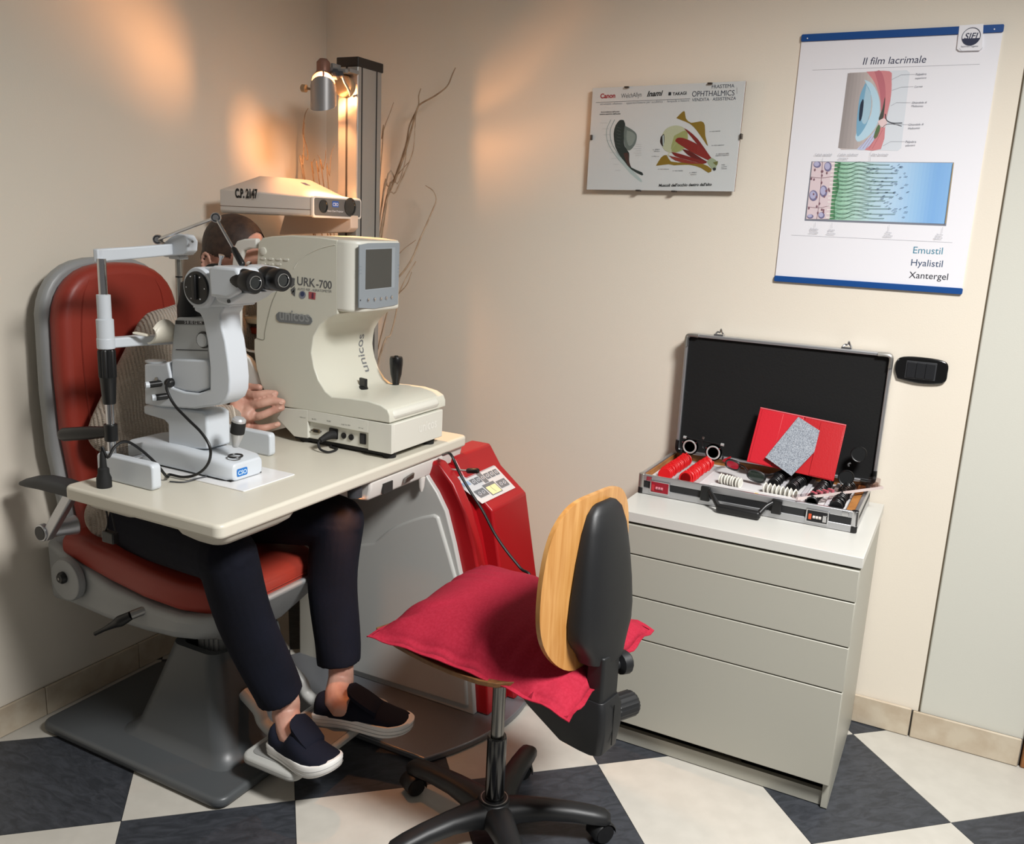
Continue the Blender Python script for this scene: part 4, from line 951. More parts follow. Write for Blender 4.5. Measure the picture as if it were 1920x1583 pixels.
p = at(681, 823); o = part('power_switch', MB().prism(rr(p.x - .0105, p.x + .0105, p.z - .0155, p.z + .0155, .002), 'y', yr - .003, yr), black, core, .0006)
part('switch_rocker', MB().oprism([(p.x - .007, yr - .002, p.z - .012), (p.x + .007, yr - .002, p.z - .012), (p.x + .007, yr - .002, p.z + .012), (p.x - .007, yr - .002, p.z + .012)], (0, -.003, .001)), mat('rocker_dark', (32, 32, 34), .35), o, .001)
labm = mat('label_grey', (96, 98, 96), .6)
for tx, a, b in (('VIDEO OUT', (562, 783), (573, 785)), ('RS-232', (585, 787), (593, 788)), ('FUSE', (613, 791), (620, 792)), ('FUSE T2A 250V', (640, 797), (657, 799)), ('OFF  ON', (672, 803), (681, 805))):
    p, q = ay(*a, YN), ay(*b, YN); part('lettering', MB().text(tx, (p.x, YN - .0003, p.z), q - p, Z, width=(q - p).length), labm, core, smooth=0)
# emboss on the end face
part('embossed_lettering', MB().text('unicos', (.9306, -.715, .906), Y, Z, width=.095, bold=.02, vs=1.1), mat('emboss_cream', (232, 231, 222), .3), core, smooth=0)
# plugged power lead
p = at(626, 815); q0 = Vector((p.x + .004, yr - .002, p.z)); q1 = ay(600, 826, yr - .05)
pl_ = part('power_plug', MB().tube([q0, q0 * .6 + q1 * .4 + Z * .004, q1], [.013, .012, .0075], 12, 5), rubber, t)
part('power_lead', MB().tube([q1 + (q0 - q1) * .1, q1, ay(597, 832, yr - .055), ay(601, 843, yr - .058), az(617, 848, TT + .004), az(632, 842, TT + .004), Vector((.70, -.83, TT + .0035)), Vector((.70, -.70, TT + .0035))], .0034, 8, 5), rubber, t)
# moving body: side profile, swept across
prof = xz([(531, 763), (731, 794), (731, 780), (727, 769), (714, 760), (690, 752), (655, 747), (622, 744), (610, 734), (597, 713), (589, 690), (584, 662), (588, 632), (600, 610), (615, 597), (632, 590)], YN)
prof += xz([(633, 588), (633, 450), (600, 445), (545, 441), (510, 443), (492, 446), (484, 455), (481, 500), (480, 634), (476, 636), (476, 660), (480, 690), (489, 722), (503, 748), (517, 760)], YN)
bodyp = part('body', MB().prism(prof, 'y', YN, YF + .025), cream, t, .012, 4, smooth=45)
hz0, hz1 = ay(650, 586, YN).z, ay(660, 451, YN).z
hx0 = ay(628, 520, YN).x
hpl = [(hx0, -.640), (hx0, YN)] + [(.806 - .05 + .05 * sin(radians(a)), YN + .05 - .05 * cos(radians(a))) for a in range(0, 91, 10)] + [(.806 - .02 + .02 * cos(radians(a)), -.640 - .02 + .02 * sin(radians(a))) for a in range(0, 91, 15)]
head = part('screen_head', MB().prism(hpl, 'z', hz0, hz1), cream_w, t, .008, 3, smooth=50)
# foot top with the two controls
fz0 = ay(690, 765, -.80).z
ft = part('foot_deck', MB().prism(rr(.70, .928, YN + .004, YF, .030, 6), 'z', .9595, .992), cream_w, t, .018, 5, smooth=50)
g = ay(728, 725, -.70); zdk = .9925
g0 = az(742, 731, zdk)
part('joystick_plate', MB().cyl((g0.x, g0.y, zdk - .002), (g0.x, g0.y, zdk + .0015), .030, n=32), steel, t)
gj = part('joystick', MB().lathe([(r_ * 1.12, h_ * 1.2) for r_, h_ in [(.010, 0), (.0085, .006), (.0095, .016), (.0115, .026), (.0155, .040), (.0185, .068), (.0185, .080), (.0165, .086), (.006, .0865), (.0055, .089), (0, .089)]], (g0.x, g0.y, zdk + .001), Z, 30), mat('joystick_black', (12, 12, 13), .3), t, smooth=50)
for k in range(3): part('grip_ring', MB().ring((g0.x, g0.y, zdk + .008 + .007 * k), Z, .0100, .0016, 24, 6), rubber, gj)
g1_ = az(681, 738, zdk)
lk = part('lock_knob', MB().lathe([(.015, 0), (.015, .018), (.013, .019), (.013, .022)], (g1_.x, g1_.y, zdk), Z, 24), black, t)
part('lock_wing', MB().obox((g1_.x, g1_.y, zdk + .033), (.015, -.005, 0), (.0015, .0045, 0), (0, 0, .014)), black, lk, .002)
# screen bezel on the end face
sx = .8062
sy = lambda a, b: (ax(a, b, sx).y, ax(a, b, sx).z)
bez = [sy(668, 578), sy(672, 460), sy(690, 456), sy(730, 453), sy(748, 454), sy(748, 462), sy(745, 570), sy(738, 573), sy(700, 579)]
bez = [(max(min(y, -.646), YN + .006), min(max(z, hz0 + .006), hz1 - .005)) for y, z in bez]
bz_ = part('screen_bezel', MB().prism(bez, 'x', sx - .002, sx + .003), mat('bezel_blue_grey', (138, 146, 152), .4), head, .001)
scr = [sy(683, 543), sy(684, 468), sy(733, 466), sy(732, 538)]
part('screen', MB().prism(scr, 'x', sx + .0028, sx + .0038), mat('screen_off', (58, 60, 58), .22, coat=.3), bz_)
fr_ = [sy(682, 545), sy(683, 466), sy(739, 464), sy(738, 539)]
part('screen_frame', MB().prism(fr_, 'x', sx + .0025, sx + .0034), mat('bezel_light', (152, 160, 166), .4), bz_)
for a, b in ((688, 562), (700, 561), (712, 560), (722, 558.5), (732, 557)):
    y, z = sy(a, b); part('button', MB().lathe([(.0052, 0), (.0052, .002), (.0045, .0035), (0, .004)], (sx + .0028, y, z), X, 20), chrome, bz_)
y, z = sy(674, 563); part('pilot_lamp', MB().lathe([(.0022, 0), (.0022, .001), (0, .001)], (sx + .003, y, z), X, 12), dgrey, bz_)
for k in range(3):
    for (a, b, w_) in ((671, 500, .012), (744, 497, .008)):
        y, z = sy(a, b + k * 6.5); part('vent_slot', MB().box(sx + .0028, sx + .0036, y, y + w_, z - .0008, z + .0008), mat('bezel_slot', (120, 132, 142), .5), bz_)
# lettering and marks on the near side
ys = YN - .0006
inkg = mat('ink_grey', (92, 94, 96), .5); inkl = mat('ink_light', (120, 122, 124), .5)
def side_text(tx, a, b, m=inkg, **k):
    p, q = ay(*a, ys), ay(*b, ys); d = q - p; U = d.normalized()
    part('lettering', MB().text(tx, p, U, Vector((-U.z, 0, U.x)), width=d.length, **k), m, bodyp, smooth=0)
side_text('URK', (557, 534), (591, 539), bold=.012)
side_text('-700', (593, 539), (622, 542), bold=.012)
side_text('AUTO REF - KERATOMETER', (558, 544), (622, 549), inkl)
def side_poly(pts, m, name='logo_mark', off=.0006):
    part(name, MB().oprism([ay(a, b, YN - off) for a, b in pts], (0, -.0003, 0)), m, bodyp, smooth=0)
side_poly([(544, 520), (553, 522), (552, 533), (546, 529)], inkg)
side_poly([(541, 535), (548, 530), (553, 534), (546, 540)], inkg)
side_poly([(545, 543), (553, 537), (551, 548), (547, 549)], inkg); side_poly([(546, 550), (554, 540), (553, 556)], inkg)
side_poly(ell(567, 553, 6.3, 7.5, 20), mat('seal_grey', (126, 130, 142), .5)); side_poly(ell(567, 551.5, 3.8, 4.5, 16), mat('seal_blue', (52, 64, 100), .5), off=.001)
side_poly([(579, 547), (592, 549), (591, 562), (579, 560)], mat('seal_red', (172, 82, 88), .5)); side_poly([(585, 549), (588, 549.5), (588, 560), (584, 559)], mat('seal_dark', (92, 46, 70), .5), off=.001)
nm = part('name_plate', MB().oprism([ay(a, b, YN - .0004) for a, b in [(523, 585), (580, 592), (585, 597), (586, 603), (583, 608), (578, 609), (524, 604), (519, 599), (518, 590)]], (0, -.0018, 0)), mat('name_plate_grey', (112, 116, 118), .35), bodyp, .0006)
p, q = ay(524, 600, YN - .003), ay(556, 604, YN - .003)
p, q = ay(524, 599, YN - .0026), ay(580, 604, YN - .0026)
part('lettering', MB().text('unicos', p, q - p, Z, width=(q - p).length, bold=.02), mat('plate_letter', (146, 150, 150), .3), nm, smooth=0)
p = ay(494, 471, YN); part('round_boss', MB().lathe([(.0115, 0), (.0115, .003), (.009, .004), (0, .004)], (p.x, YN, p.z), -Y, 26), cream_w, bodyp)
for r_, (n_, b) in enumerate(((4, 485), (3, 494.5), (2, 502))):
    for k in range(n_):
        p = ay(494 + k * 14.5, b + k * .6, YN); part('vent_ridge', MB().prism(rr(p.x - .0085, p.x + .0085, p.z - .0028, p.z + .0028, .0028), 'y', YN - .0025, YN + .001), cream_w, bodyp, .0008)
mb = MB().tube([ay(a, b, YN - .0006) for a, b in ((551, 503), (560, 490), (575, 478), (600, 466), (628, 459))], .0011, 6, 6); part('styling_line', mb, cream_w, bodyp)
mb = MB().tube([ay(a, b, YN - .0003) for a, b in ((522, 540), (510, 568), (502, 598), (497, 622), (495, 637), (481, 634))], .0011, 6, 4); part('body_seam', mb, mat('seam_grey', (140, 140, 128), .6), bodyp)
# inside of the C: vertical brand name
pa, pb = ay(683, 674, -.69), ay(690, 610, -.69)
xcol = .662
pa, pb = ax(686, 672, xcol), ax(690, 612, xcol)
mb = MB().text('unicos', (xcol, -.612, 1.045), Z, -Y, width=.115, bold=.01)
ps = sorted([(q[1], q[0]) for q in prof[8:16]])
def xin(z):
    for (z0, x0), (z1, x1) in zip(ps, ps[1:]):
        if z0 <= z <= z1: return x0 + (x1 - x0) * (z - z0) / (z1 - z0 + 1e-9)
    return ps[0][1] if z < ps[0][0] else ps[-1][1]
for q in mb.v: q.x = xin(q.z) + .0006
part('lettering', mb, inkl, bodyp, smooth=0)
# forehead and chin frame towards the patient
hw_ = mat('headrest_white', (222, 222, 216), .38)
out_ = xz([(483, 447), (460, 448), (446, 452), (440, 464), (432, 560), (431, 640), (440, 700), (452, 735), (492, 740)], YN + .012)
inn_ = xz([(492, 715), (470, 672), (456, 662), (450, 640), (450, 560), (452, 490), (458, 470), (470, 466), (484, 466)], YN + .012)
for y0, y1 in ((YN + .006, YN + .026), (YF - .03, YF - .01)):
    part('headrest_frame', MB().prism(out_ + inn_, 'y', y0, y1), hw_, t, .005)
p = ay(446, 458, YN); part('forehead_rest', MB().box(p.x - .002, p.x + .008, YN + .02, YF - .03, p.z - .012, p.z + .002), hw_, t, .004)
p, q = ay(451, 594, -.80), ay(482, 610, -.80)
ch = part('chin_rest', MB().prism(rr(p.x - .03, q.x + .02, -.79, -.65, .03, 6), 'z', q.z, p.z), mat('chin_cream', (206, 196, 170), .4), t, .006)
p = ay(454, 588, -.78); part('chin_pin', MB().lathe([(.004, 0), (.004, .006), (.009, .010), (.009, .013), (0, .013)], (p.x + .012, -.78, ch.parent and q.z + .012), Z, 14), hw_, ch)
p, q = ay(452, 614, -.80), ay(482, 630, -.80)
part('chin_band', MB().prism(rr(p.x - .02, q.x + .02, -.775, -.665, .025, 6), 'z', q.z, p.z), mat('chin_band_orange_glow', (150, 52, 30), .35), t, .003)  # orange glow put into the plastic colour, the band emits nothing
mb = MB().tube([ay(a, b, YN + .03) for a, b in ((450, 632), (455, 648), (465, 657), (480, 660))], .004, 8, 4); part('chin_bracket', mb, hw_, t)
# ------------------------------------------------------------------ seated patient
t = thing('person', (0.45, -1.05, 0), 'seated person in beige knitted sweater and navy trousers leaning into the refractometer', 'person')
def capsule_chain(mb, pts, rad, n=14, squash=None):
    """a tapering limb with round ends"""
    P = [Vector(p) for p in pts]; rings = []; u = frame_of(P[1] - P[0])[0]
    for i, p in enumerate(P):
        d = (P[min(i + 1, len(P) - 1)] - P[max(i - 1, 0)]).normalized(); u = (u - d * u.dot(d)).normalized(); v = d.cross(u); r = rad[i]
        if i == 0:
            for q in (-.98, -.8, -.45): rings.append([p + d * r * q + (u * cos(2 * pi * k / n) + v * sin(2 * pi * k / n)) * r * math.sqrt(1 - q * q) for k in range(n)])
        rings.append([p + (u * cos(2 * pi * k / n) + v * sin(2 * pi * k / n)) * r for k in range(n)])
        if i == len(P) - 1:
            for q in (.45, .8, .98): rings.append([p + d * r * q + (u * cos(2 * pi * k / n) + v * sin(2 * pi * k / n)) * r * math.sqrt(1 - q * q) for k in range(n)])
    mb.loft(rings)
def dense(pts, rad, m=4):
    P = catmull(pts, m); R = []
    for i in range(len(P)):
        q = i / m; k = min(int(q), len(rad) - 2); R.append(rad[k] + (rad[k + 1] - rad[k]) * (q - k))
    return P, R
def limb(mb, pts, rad, m=4, n=16):
    P, R = dense(pts, rad, m); capsule_chain(mb, P, R, n)
def orient_ball(mb, c, d, rl, rs, n=20, m=12, up=None, rt=None):
    """ellipsoid: rl along d, rs across, rt in the third direction"""
    d = Vector(d).normalized(); u = Vector(up) if up else frame_of(d)[0]; u = (u - d * u.dot(d)).normalized(); v = d.cross(u); rt = rt or rs; c = Vector(c)
    mb.loft([[c + d * rl * cos(pi * i / m) + (u * rs * cos(2 * pi * k / n) + v * rt * sin(2 * pi * k / n)) * max(sin(pi * i / m), .02) for k in range(n)] for i in range(m + 1)])
def fuse(name, mb, m, parent, voxel, sm=4, fac=.5, cut=None, label=None):
    """union of overlapping pieces into one continuous skin"""
    me = mesh_of(name, mb, m, INV['person'], 0)
    o = link(name, me)
    r = o.modifiers.new('r', 'REMESH'); r.mode = 'VOXEL'; r.voxel_size = voxel; r.use_smooth_shade = True
    s = o.modifiers.new('s', 'SMOOTH'); s.factor = fac; s.iterations = sm
    bpy.context.view_layer.update()
    dg = bpy.context.evaluated_depsgraph_get(); new = bpy.data.meshes.new_from_object(o.evaluated_get(dg))
    o.modifiers.clear(); o.data = new; bpy.data.meshes.remove(me); new.name = name
    if not new.materials: new.materials.append(m)
    if cut:
        bm = bmesh.new(); bm.from_mesh(new); bmesh.ops.delete(bm, geom=[v for v in bm.verts if cut(INV['person'].inverted() @ v.co)], context='VERTS'); bm.to_mesh(new); bm.free()
    o.parent = parent
    if label: o['label'] = label
    return o
skin = mat('skin', (198, 154, 136), .5, bump=(240, .10), vary=(22, (186, 136, 119), 5))
# joints (the person faces +x, towards the instrument)
hipR, hipL = Vector((.30, -1.17, .64)), Vector((.30, -.97, .635))
kneeR, kneeL = ay(424, 1040, -1.315), Vector((.80, -.925, .665))
ankR, ankL = Vector((.832, -1.185, .225)), Vector((.845, -.965, .225))
pel, bel, che, nkb = Vector((.27, -1.065, .66)), Vector((.265, -1.03, .85)), Vector((.255, -.945, 1.05)), Vector((.255, -.825, 1.215))
shR, shL = Vector((.265, -1.045, 1.155)), Vector((.255, -.665, 1.165))
elR, wrR = Vector((.235, -1.215, .895)), Vector((.432, -.945, .918))
elL, wrL = Vector((.30, -.53, .90)), Vector((.47, -.56, .93))
hc = ay(437, 468, -.72); hc = Vector((hc.x + .004, -.722, hc.z - .012))      # skull centre
fwd = Vector((.94, .10, -.30)).normalized(); upv = (Z - fwd * fwd.z).normalized(); lft = upv.cross(fwd)
H = lambda f_, l_, u_: hc + fwd * f_ + lft * l_ + upv * u_
body = MB()
orient_ball(body, hc + upv * .018, fwd, .103, .100, 24, 16, up=upv, rt=.078)               # cranium
orient_ball(body, H(.030, 0, -.045), fwd, .066, .085, 20, 14, up=upv, rt=.060)              # face
orient_ball(body, H(.050, 0, -.098), fwd, .036, .026, 16, 10, up=upv, rt=.036)              # chin
limb(body, [H(.088, 0, .018), H(.098, 0, -.008), H(.114, 0, -.036)], [.009, .011, .014], 3, 12)   # nose
for s in (-1, 1):
    orient_ball(body, H(.103, s * .010, -.038), lft, .009, .008, 10, 8)
    orient_ball(body, H(.074, s * .032, .022), lft, .022, .010, 12, 8)                        # brow
    orient_ball(body, H(.066, s * .040, -.025), fwd, .024, .020, 12, 8)                       # cheek
    ec = H(-.022, s * .079, -.040)                                                             # ear
    eu = (upv * .96 - fwd * .25).normalized()
    for k in range(12):
        a = radians(-120 + 25 * k); p = ec + eu * .031 * sin(a) + fwd * (-.019 * cos(a)) + lft * s * (.008 + .005 * (1 - cos(a)) * .5); orient_ball(body, p, eu, .0065, .0055, 8, 6)
    orient_ball(body, ec + lft * s * .003, eu, .022, .006, 10, 8, up=lft, rt=.013)
    orient_ball(body, ec - eu * .030 + fwd * .006 + lft * s * .006, eu, .009, .007, 8, 6)
orient_ball(body, H(.094, 0, -.066), lft, .022, .007, 12, 8); orient_ball(body, H(.092, 0, -.077), lft, .020, .007, 12, 8)   # lips
limb(body, [H(-.030, 0, -.05), nkb * .5 + H(-.035, 0, -.06) * .5, nkb + Vector((-.01, 0, -.03))], [.058, .056, .066], 4)
# trunk and limbs under the clothes
limb(body, [pel, bel, che, nkb + Vector((0, 0, -.08))], [.12, .112, .118, .085], 4, 20)
limb(body, [pel + Y * .06, bel + Y * .05, che + Y * .08], [.09, .085, .085], 4); limb(body, [pel - Y * .06, bel - Y * .05, che - Y * .08], [.09, .085, .085], 4)
for sh, el, wr in ((shR, elR, wrR), (shL, elL, wrL)):
    limb(body, [nkb + Vector((0, 0, -.05)), sh, sh * .5 + el * .5, el], [.05, .052, .044, .038], 4); limb(body, [el, el * .5 + wr * .5, wr], [.038, .034, .0265], 4)
for hp, kn, an in ((hipR, kneeR, ankR), (hipL, kneeL, ankL)):
    limb(body, [hp, hp * .5 + kn * .5, kn], [.085, .072, .056], 4); mid = kn * .66 + an * .34 + Vector((-.022, 0, 0)); limb(body, [kn, mid, kn * .3 + an * .7, an + Z * .02, an - Z * .03], [.055, .052, .040, .036, .037], 4)
def foot(mb, an, heel, toe):
    d = (toe - heel).normalized(); limb(mb, [an - Z * .02, heel + d * .055 + Z * .030, heel + d * .095 + Z * .022], [.037, .036, .030], 3)
heelR, toeR = Vector((.805, -1.190, .150)), Vector((1.035, -1.215, .142))
heelL, toeL = Vector((.795, -.985, .150)), Vector((1.062, -.940, .136))
toeR = az(628, 1444, .13); heelR = az(520, 1382, .15); 
dR = Vector((toeR.x - heelR.x, toeR.y - heelR.y, 0)).normalized()
toeL = az(768, 1366, .135); heelL = az(598, 1328, .15)
dL = Vector((toeL.x - heelL.x, toeL.y - heelL.y, 0)).normalized()
foot(body, ankR, heelR, toeR); foot(body, ankL, heelL, toeL)
# right hand: back of the hand to the viewer, fingers along the machine's flank
def hp_(a, b, y): return ay(a, b, y)
yk, yt = -.896, -.868
K = {'index': ((452, 741, yk + .004), (478, 741, yk - .002), (500, 738, yt - .012), (516, 738, yt)),
     'middle': ((457, 763, yk - .004), (486, 758, yk - .008), (511, 752, yt - .014), (529, 754, yt)),
     'ring': ((462, 782, yk - .004), (487, 780, yk - .008), (510, 771, yt - .014), (528, 765, yt)),
     'little': ((466, 800, yk + .002), (487, 803, yk - .002), (507, 800, yt - .010), (521, 796, yt))}
RAD = {'index': (.0150, .0128, .0120, .0102), 'middle': (.0150, .0132, .0124, .0106), 'ring': (.0146, .0126, .0118, .0102), 'little': (.0130, .0112, .0104, .0092)}
wr_in = wrR + Vector((.0, .0, 0))
for nme, q in K.items():
    P = [hp_(*a) for a in q]; root = P[0] * .45 + wrR * .55
    limb(body, [root] + P, [.014] + list(RAD[nme]), 4, 12)
    orient_ball(body, P[1], P[1] - P[0], .0110 * RAD[nme][1] / .0105, .0110 * RAD[nme][1] / .0105, 12, 8)
    limb(body, [P[0], P[0] * .55 + P[1] * .45], [.0165, .0125], 3, 12)
    tip = P[3]; d = (P[3] - P[2]).normalized()
    orient_ball(body, tip - d * .002 - Y * .0048, d, .0075, .0055, 10, 8, up=Y, rt=.0026)
k1, k4 = hp_(*K['index'][0]), hp_(*K['little'][0])
for f_ in (0, .2, .4, .6, .8, 1):
    kk = k1 * (1 - f_) + k4 * f_; ww = wrR + Z * (.014 - .028 * f_)
    limb(body, [ww, ww * .5 + kk * .5 + Vector((0, -.003, 0)), kk], [.022, .0205, .0165], 3, 12)
th0, th1, th2 = wrR + Vector((.03, .028, .014)), ay(456, 728, -.872), ay(486, 727, -.866)
limb(body, [wrR + Vector((.0, .012, .004)), th0, th1 + Z * -.004, th2], [.020, .019, .0145, .011], 4, 12)
# left hand rests on the far side of the base, hidden from here
for k in range(4):
    a = wrL + Vector((.06, .0, .014 - .018 * k)); limb(body, [wrL, a, a + Vector((.04, -.004, 0)), a + Vector((.075, -.012, -.002))], [.018, .0115, .0098, .0078], 3, 10)
limb(body, [wrL, wrL + Vector((.03, -.005, .03)), wrL + Vector((.065, -.008, .035))], [.017, .0125, .009], 3, 10)
bo = fuse('body', body, skin, t, .0036, 3, .5)
hairm = mat('hair_dark_brown', (44, 30, 24), .6, bump=(420, .5), vary=(60, (62, 44, 34), 6))
hair = MB()
orient_ball(hair, hc + upv * .020 - fwd * .003, fwd, .1065, .104, 26, 18, up=upv, rt=.0825)
orient_ball(hair, H(-.035, 0, -.03), fwd, .066, .070, 20, 14, up=upv, rt=.070)
def haircut(w):
    d = w - hc; f_, l_, u_ = d.dot(fwd), d.dot(lft), d.dot(upv)
    if u_ < -.095 - f_ * .2: return True
    hl = .052 + .02 * (1 - abs(l_) / .08)
    if f_ > .048 and u_ < .046: return True                      # forehead and temples
    if f_ > .070: return True
    if u_ < .0 and f_ > .012: return True
    if -.042 < f_ <= .012 and u_ < -.012 and abs(l_) > .045: return True   # around the ear
    return False
ho = fuse('hair', hair, hairm, t, .0035, 2, .5, cut=haircut)
eyem = mat('eye_white', (225, 220, 212), .2); irism = mat('iris_brown', (60, 38, 24), .15)
for s in (-1, 1):
    e = H(.083, s * .031, .002); mb = MB(); orient_ball(mb, e, fwd, .011, .012, 14, 10); eo = part('eye', mb, eyem, bo)
    part('iris', MB().lathe([(.0058, 0), (.005, .0012), (0, .0016)], e + fwd * .0098, fwd, 16), irism, eo)
# nails
nailm = mat('nail', (222, 178, 160), .28)
for nme, q in K.items():
    P = [hp_(*a) for a in q]; d = (P[3] - P[2]).normalized(); nn_ = (-Y - d * (-Y).dot(d)).normalized(); wd_ = d.cross(nn_)
    c = P[3] - d * .0005 + nn_ * (RAD[nme][3] * .98); mb = MB(); mb.oprism([c + d * .0062 * cos(a) + wd_ * .0044 * sin(a) for a in [2 * pi * k / 14 for k in range(14)]], nn_ * .0007); part('fingernail', mb, nailm, bo)
# sweater
def knit(name, c1, c2):
    m = bpy.data.materials.new(name); m.use_nodes = True; nt = m.node_tree; b = nt.nodes['Principled BSDF']; L = nt.links.new
    b.inputs['Roughness'].default_value = .9; b.inputs['Sheen Weight'].default_value = .3; b.inputs['Specular IOR Level'].default_value = .2
    tc = nt.nodes.new('ShaderNodeTexCoord'); mp = nt.nodes.new('ShaderNodeMapping'); mp.inputs['Rotation'].default_value = (.15, .35, .5)
    L(tc.outputs['Object'], mp.inputs[0])
    def wv(scale, axis, dist):
        w_ = nt.nodes.new('ShaderNodeTexWave'); w_.wave_type = 'BANDS'; w_.bands_direction = axis; w_.inputs['Scale'].default_value = scale; w_.inputs['Distortion'].default_value = dist
        w_.inputs['Detail'].default_value = 1; L(mp.outputs[0], w_.inputs[0]); return w_
    a, c = wv(36, 'Y', 2.6), wv(70, 'Z', 3.0)
    mul = nt.nodes.new('ShaderNodeMath'); mul.operation = 'MULTIPLY'; L(a.outputs['Fac'], mul.inputs[0]); L(c.outputs['Fac'], mul.inputs[1])
    add = nt.nodes.new('ShaderNodeMath'); add.operation = 'MULTIPLY_ADD'; add.inputs[1].default_value = .6; L(a.outputs['Fac'], add.inputs[0]); L(mul.outputs[0], add.inputs[2])
    r = nt.nodes.new('ShaderNodeValToRGB'); r.color_ramp.elements[0].color = rgb(*c1); r.color_ramp.elements[1].color = rgb(*c2); L(add.outputs[0], r.inputs[0]); L(r.outputs[0], b.inputs['Base Color'])
    bp = nt.nodes.new('ShaderNodeBump'); bp.inputs['Strength'].default_value = .7; bp.inputs['Distance'].default_value = .005; L(add.outputs[0], bp.inputs['Height']); L(bp.outputs[0], b.inputs['Normal'])
    return m
knitm = knit('beige_knit', (158, 145, 131), (178, 164, 148))
sw = MB()
limb(sw, [pel + Vector((-.02, 0, -.06)), pel + Vector((-.025, 0, .06)), bel + Vector((-.015, 0, .02)), che, nkb + Vector((0, 0, -.075))], [.145, .155, .145, .138, .10], 5, 24)
for s in (-1, 1):
    limb(sw, [pel + Y * s * .07 + Vector((-.015, 0, -.05)), bel + Y * s * .065, che + Y * s * .085, (shR if s < 0 else shL) * .8 + nkb * .2 + Vector((0, 0, -.04))], [.118, .112, .105, .085], 5, 20)
limb(sw, [shR, nkb + Vector((-.01, 0, -.035)), shL], [.075, .082, .075], 4, 18)
limb(sw, [nkb + Vector((-.008, .0, -.06)), nkb + Vector((-.004, .012, .012))], [.085, .074], 3, 20)      # collar
for sh, el, wr in ((shR, elR, wrR), (shL, elL, wrL)):
    limb(sw, [sh, sh * .6 + el * .4, el + (sh - el) * .12, el], [.078, .073, .066, .062], 5, 18)
    limb(sw, [el, el * .62 + wr * .38, el * .25 + wr * .75, wr - (wr - el).normalized() * .012], [.062, .058, .046, .0385], 5, 18)
    d = (wr - el).normalized(); mb = sw; mb.lathe([(.039, -.035), (.0415, -.03), (.0415, -.008), (.038, -.004), (.036, -.004)], wr, d, 24)
# loose folds at the elbow and the belly
for k, (p, r) in enumerate(((elR + Vector((.05, .03, -.035)), .035), (elR + Vector((.10, .07, -.03)), .03), (pel + Vector((.06, -.10, .02)), .09), (pel + Vector((-.03, -.125, -.015)), .085))): orient_ball(sw, p, (1, .5, 0), r * 1.3, r)
so = fuse('sweater', sw, knitm, t, .006, 5, .5)
ao = so
mb = MB().ring(wrR + (wrR - elR).normalized() * -.004, wrR - elR, .0375, .0022, 28, 6); part('cuff_edge', mb, mat('cuff_white', (214, 204, 190), .8), so)
# trousers
navy = mat('navy_cotton', (8, 10, 22), .88, bump=(700, .25), vary=(8, (11, 14, 28), 4), spec=.25)
tr = MB()
limb(tr, [pel + Vector((-.02, -.08, -.03)), pel + Vector((-.02, .08, -.03))], [.118, .118], 3, 20)
limb(tr, [pel + Vector((.03, -.05, -.02)), pel + Vector((.03, .05, -.02))], [.11, .11], 3, 20)
for hp, kn, an in ((hipR, kneeR, ankR), (hipL, kneeL, ankL)):
    limb(tr, [hp, hp * .6 + kn * .4, hp * .15 + kn * .85, kn], [.105, .094, .079, .075], 5, 20)
    d = (an - kn); mid = kn * .6 + an * .4 + Vector((-.022, 0, 0)); low = kn * .22 + an * .78 + Vector((-.012, 0, 0)); en = kn * .06 + an * .94 + Vector((-.006, 0, 0))
    P, R = dense([kn, mid, low, en], [.074, .071, .066, .063], 5)
    u = frame_of(d)[0]; rings = []
    for i, p in enumerate(P):
        dd = (P[min(i + 1, len(P) - 1)] - P[max(i - 1, 0)]).normalized(); u = (u - dd * u.dot(dd)).normalized(); v = dd.cross(u)
        rings.append([p + (u * cos(2 * pi * k / 24) + v * sin(2 * pi * k / 24)) * R[i] * (1 + .03 * sin(3 * 2 * pi * k / 24 + i * .5)) for k in range(24)])
    tr.loft(rings)
to = fuse('trousers', tr, navy, t, .005, 4, .5)
